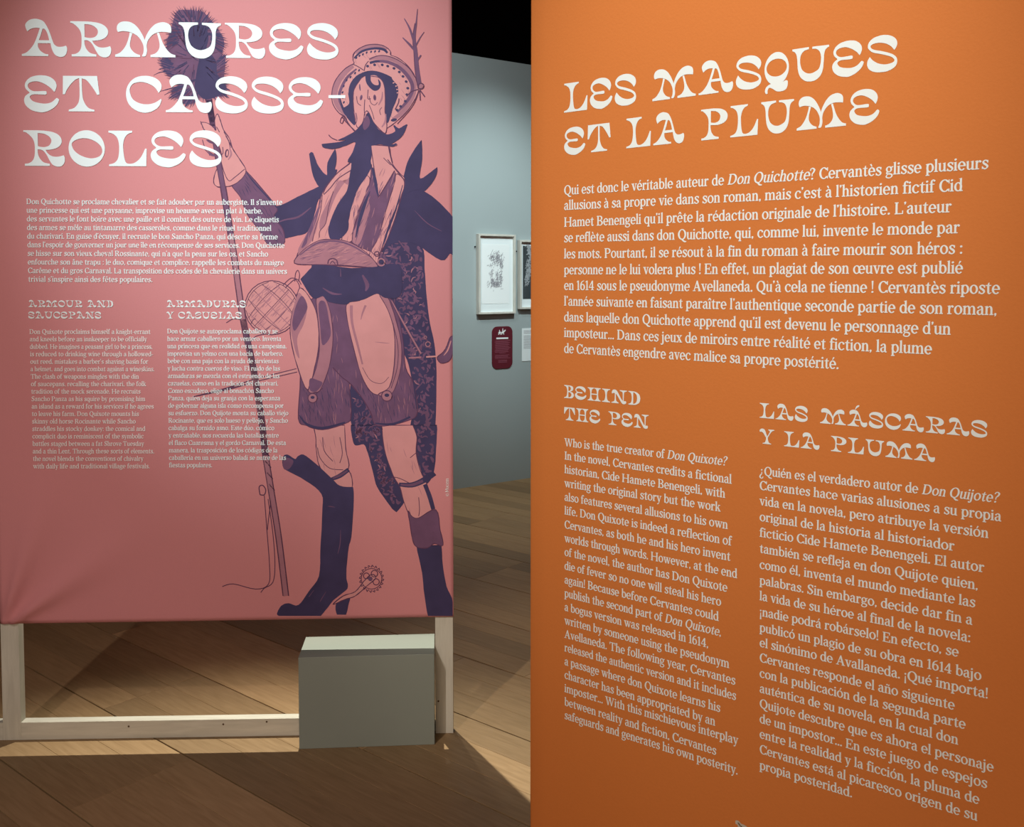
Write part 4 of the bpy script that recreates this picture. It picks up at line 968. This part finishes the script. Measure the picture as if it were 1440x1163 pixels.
for t_, y0, x1, y1 in FRO: pr.text(t_, 796, y0, x1, y1, 13.1, BODY, bold=9)
pr.build('french_lettering', M['white'], ocl)
ENO = [("Who is the true creator of *Don Quixote?*", 626.7, 1024.2, 654.2), ("In the novel, Cervantes credits a fictional", 645.3, 1031.6, 679.5), ("historian, Cide Hamete Benengeli, with", 664.4, 1022.6, 699.3),
 ("writing the original story but the work", 683.8, 1016, 718.5), ("also features several allusions to his own", 703.0, 1026.2, 743.0), ("life. Don Quixote is indeed a reflection of", 722.2, 1031.6, 766.2),
 ("Cervantes, as both he and his hero invent", 741.7, 1029.7, 787.7), ("worlds through words. However, at the end", 760.9, 1039.3, 811.9), ("of the novel, the author has Don Quixote", 780.2, 1025.6, 831.3),
 ("die of fever so no one will steal his hero", 799.5, 1016.8, 851), ("again! Because before Cervantes could", 818.9, 1013.3, 871.9), ("publish the second part of *Don Quixote*,", 838, 1016.8, 893.5),
 ("a bogus version was released in 1614,", 857.2, 999, 909.6), ("written by someone using the pseudonym", 876.3, 1028.2, 938.0), ("Avellaneda. The following year, Cervantes", 895.2, 1036.8, 961.5),
 ("released the authentic version and it includes", 914.2, 1037.7, 983.0), ("a passage where don Quixote learns his", 933.3, 1015.6, 999.8), ("character has been appropriated by an", 952.3, 1008.5, 1018.9),
 ("imposter... With this mischievous interplay", 971.3, 1040.5, 1045.3), ("between reality and fiction, Cervantes", 990.2, 1009.9, 1059.9), ("safeguards and generates his own posterity.", 1008.9, 1040.2, 1087.5)]
pr = Print(OP, OB)
for t_, y0, x1, y1 in ENO: pr.text(t_, 796.6, y0, x1, y1, 11.3, BODY, bold=9)
pr.build('english_lettering', M['white'], ocl)
ESO = [("¿Quién es el verdadero autor de *Don Quijote?*", 667.2, 1405.6, 706), ("Cervantes hace varias alusiones a su propia", 687.6, 1410, 732.0), ("vida en la novela, pero atribuye la versión", 709.2, 1391.9, 755.5),
 ("original de la historia al historiador", 731.3, 1344, 773.4), ("ficticio Cide Hamete Benengeli. El autor", 753.5, 1385.8, 803.5), ("también se refleja en don Quijote quien,", 775.8, 1377.5, 828.0),
 ("como él, inventa el mundo mediante las", 798.2, 1373.4, 852.6), ("palabras. Sin embargo, decide dar fin a", 820.4, 1369.4, 877), ("la vida de su héroe al final de la novela:", 842.3, 1366.7, 901.7),
 ("¡nadie podrá robárselo! En efecto, se", 864.4, 1350, 922), ("publicó un plagio de su obra en 1614 bajo", 886.4, 1382, 955.0), ("el sinónimo de Avallaneda. ¡Qué importa!", 907.6, 1391.7, 980.5),
 ("Cervantes responde el año siguiente", 928.8, 1344.4, 996.5), ("con la publicación de la segunda parte", 950.4, 1359.7, 1023.3), ("auténtica de su novela, en la cual don", 971.7, 1349.4, 1045.0),
 ("Quijote descubre que es ahora el personaje", 993.0, 1399, 1083.4), ("de un impostor... En este juego de espejos", 1014.2, 1390, 1106.2), ("entre la realidad y la ficción, la pluma de", 1035.5, 1379, 1128.7),
 ("Cervantes está al picaresco origen de su", 1057, 1376.4, 1152.0), ("propia posteridad.", 1079.3, 1200.8, 1119.2)]
pr = Print(OP, OB)
for t_, y0, x1, y1 in ESO: pr.text(t_, 1070.4, y0, x1, y1, 12.6, BODY, bold=9)
pr.build('spanish_lettering', M['white'], ocl)
# the tip of a printed picture peeping in at the bottom edge
pr = Print(OP, OB)
def gp(x, y): return 1000 + x / 14.4, 1120 + y / 14.4
v, f = shape('528,460c 550,448 600,468 640,515 690,535 750,570 800,620 860,700 600,720 585,620 570,540 532,520', n=4); pr.add_px([gp(x, y) for x, y in v], f)
pr.build('drawing_tip', mat('bone_print', (0.52, 0.47, 0.40), 0.8, 0.2), ocl)
pr = Print(OP, OB + 0.0004)
for s_ in ('570,490c 600,500 630,540 640,580 600,540', '640,570c 660,560 665,600 650,610', '690,590c 730,600 760,640 720,640', '585,620c 610,600 620,700 600,710'):
    v, f = shape(s_, n=3); pr.add_px([gp(x, y) for x, y in v], f)
pr.build('drawing_shadow', mat('umber_print', (0.16, 0.12, 0.08), 0.8, 0.2), ocl)
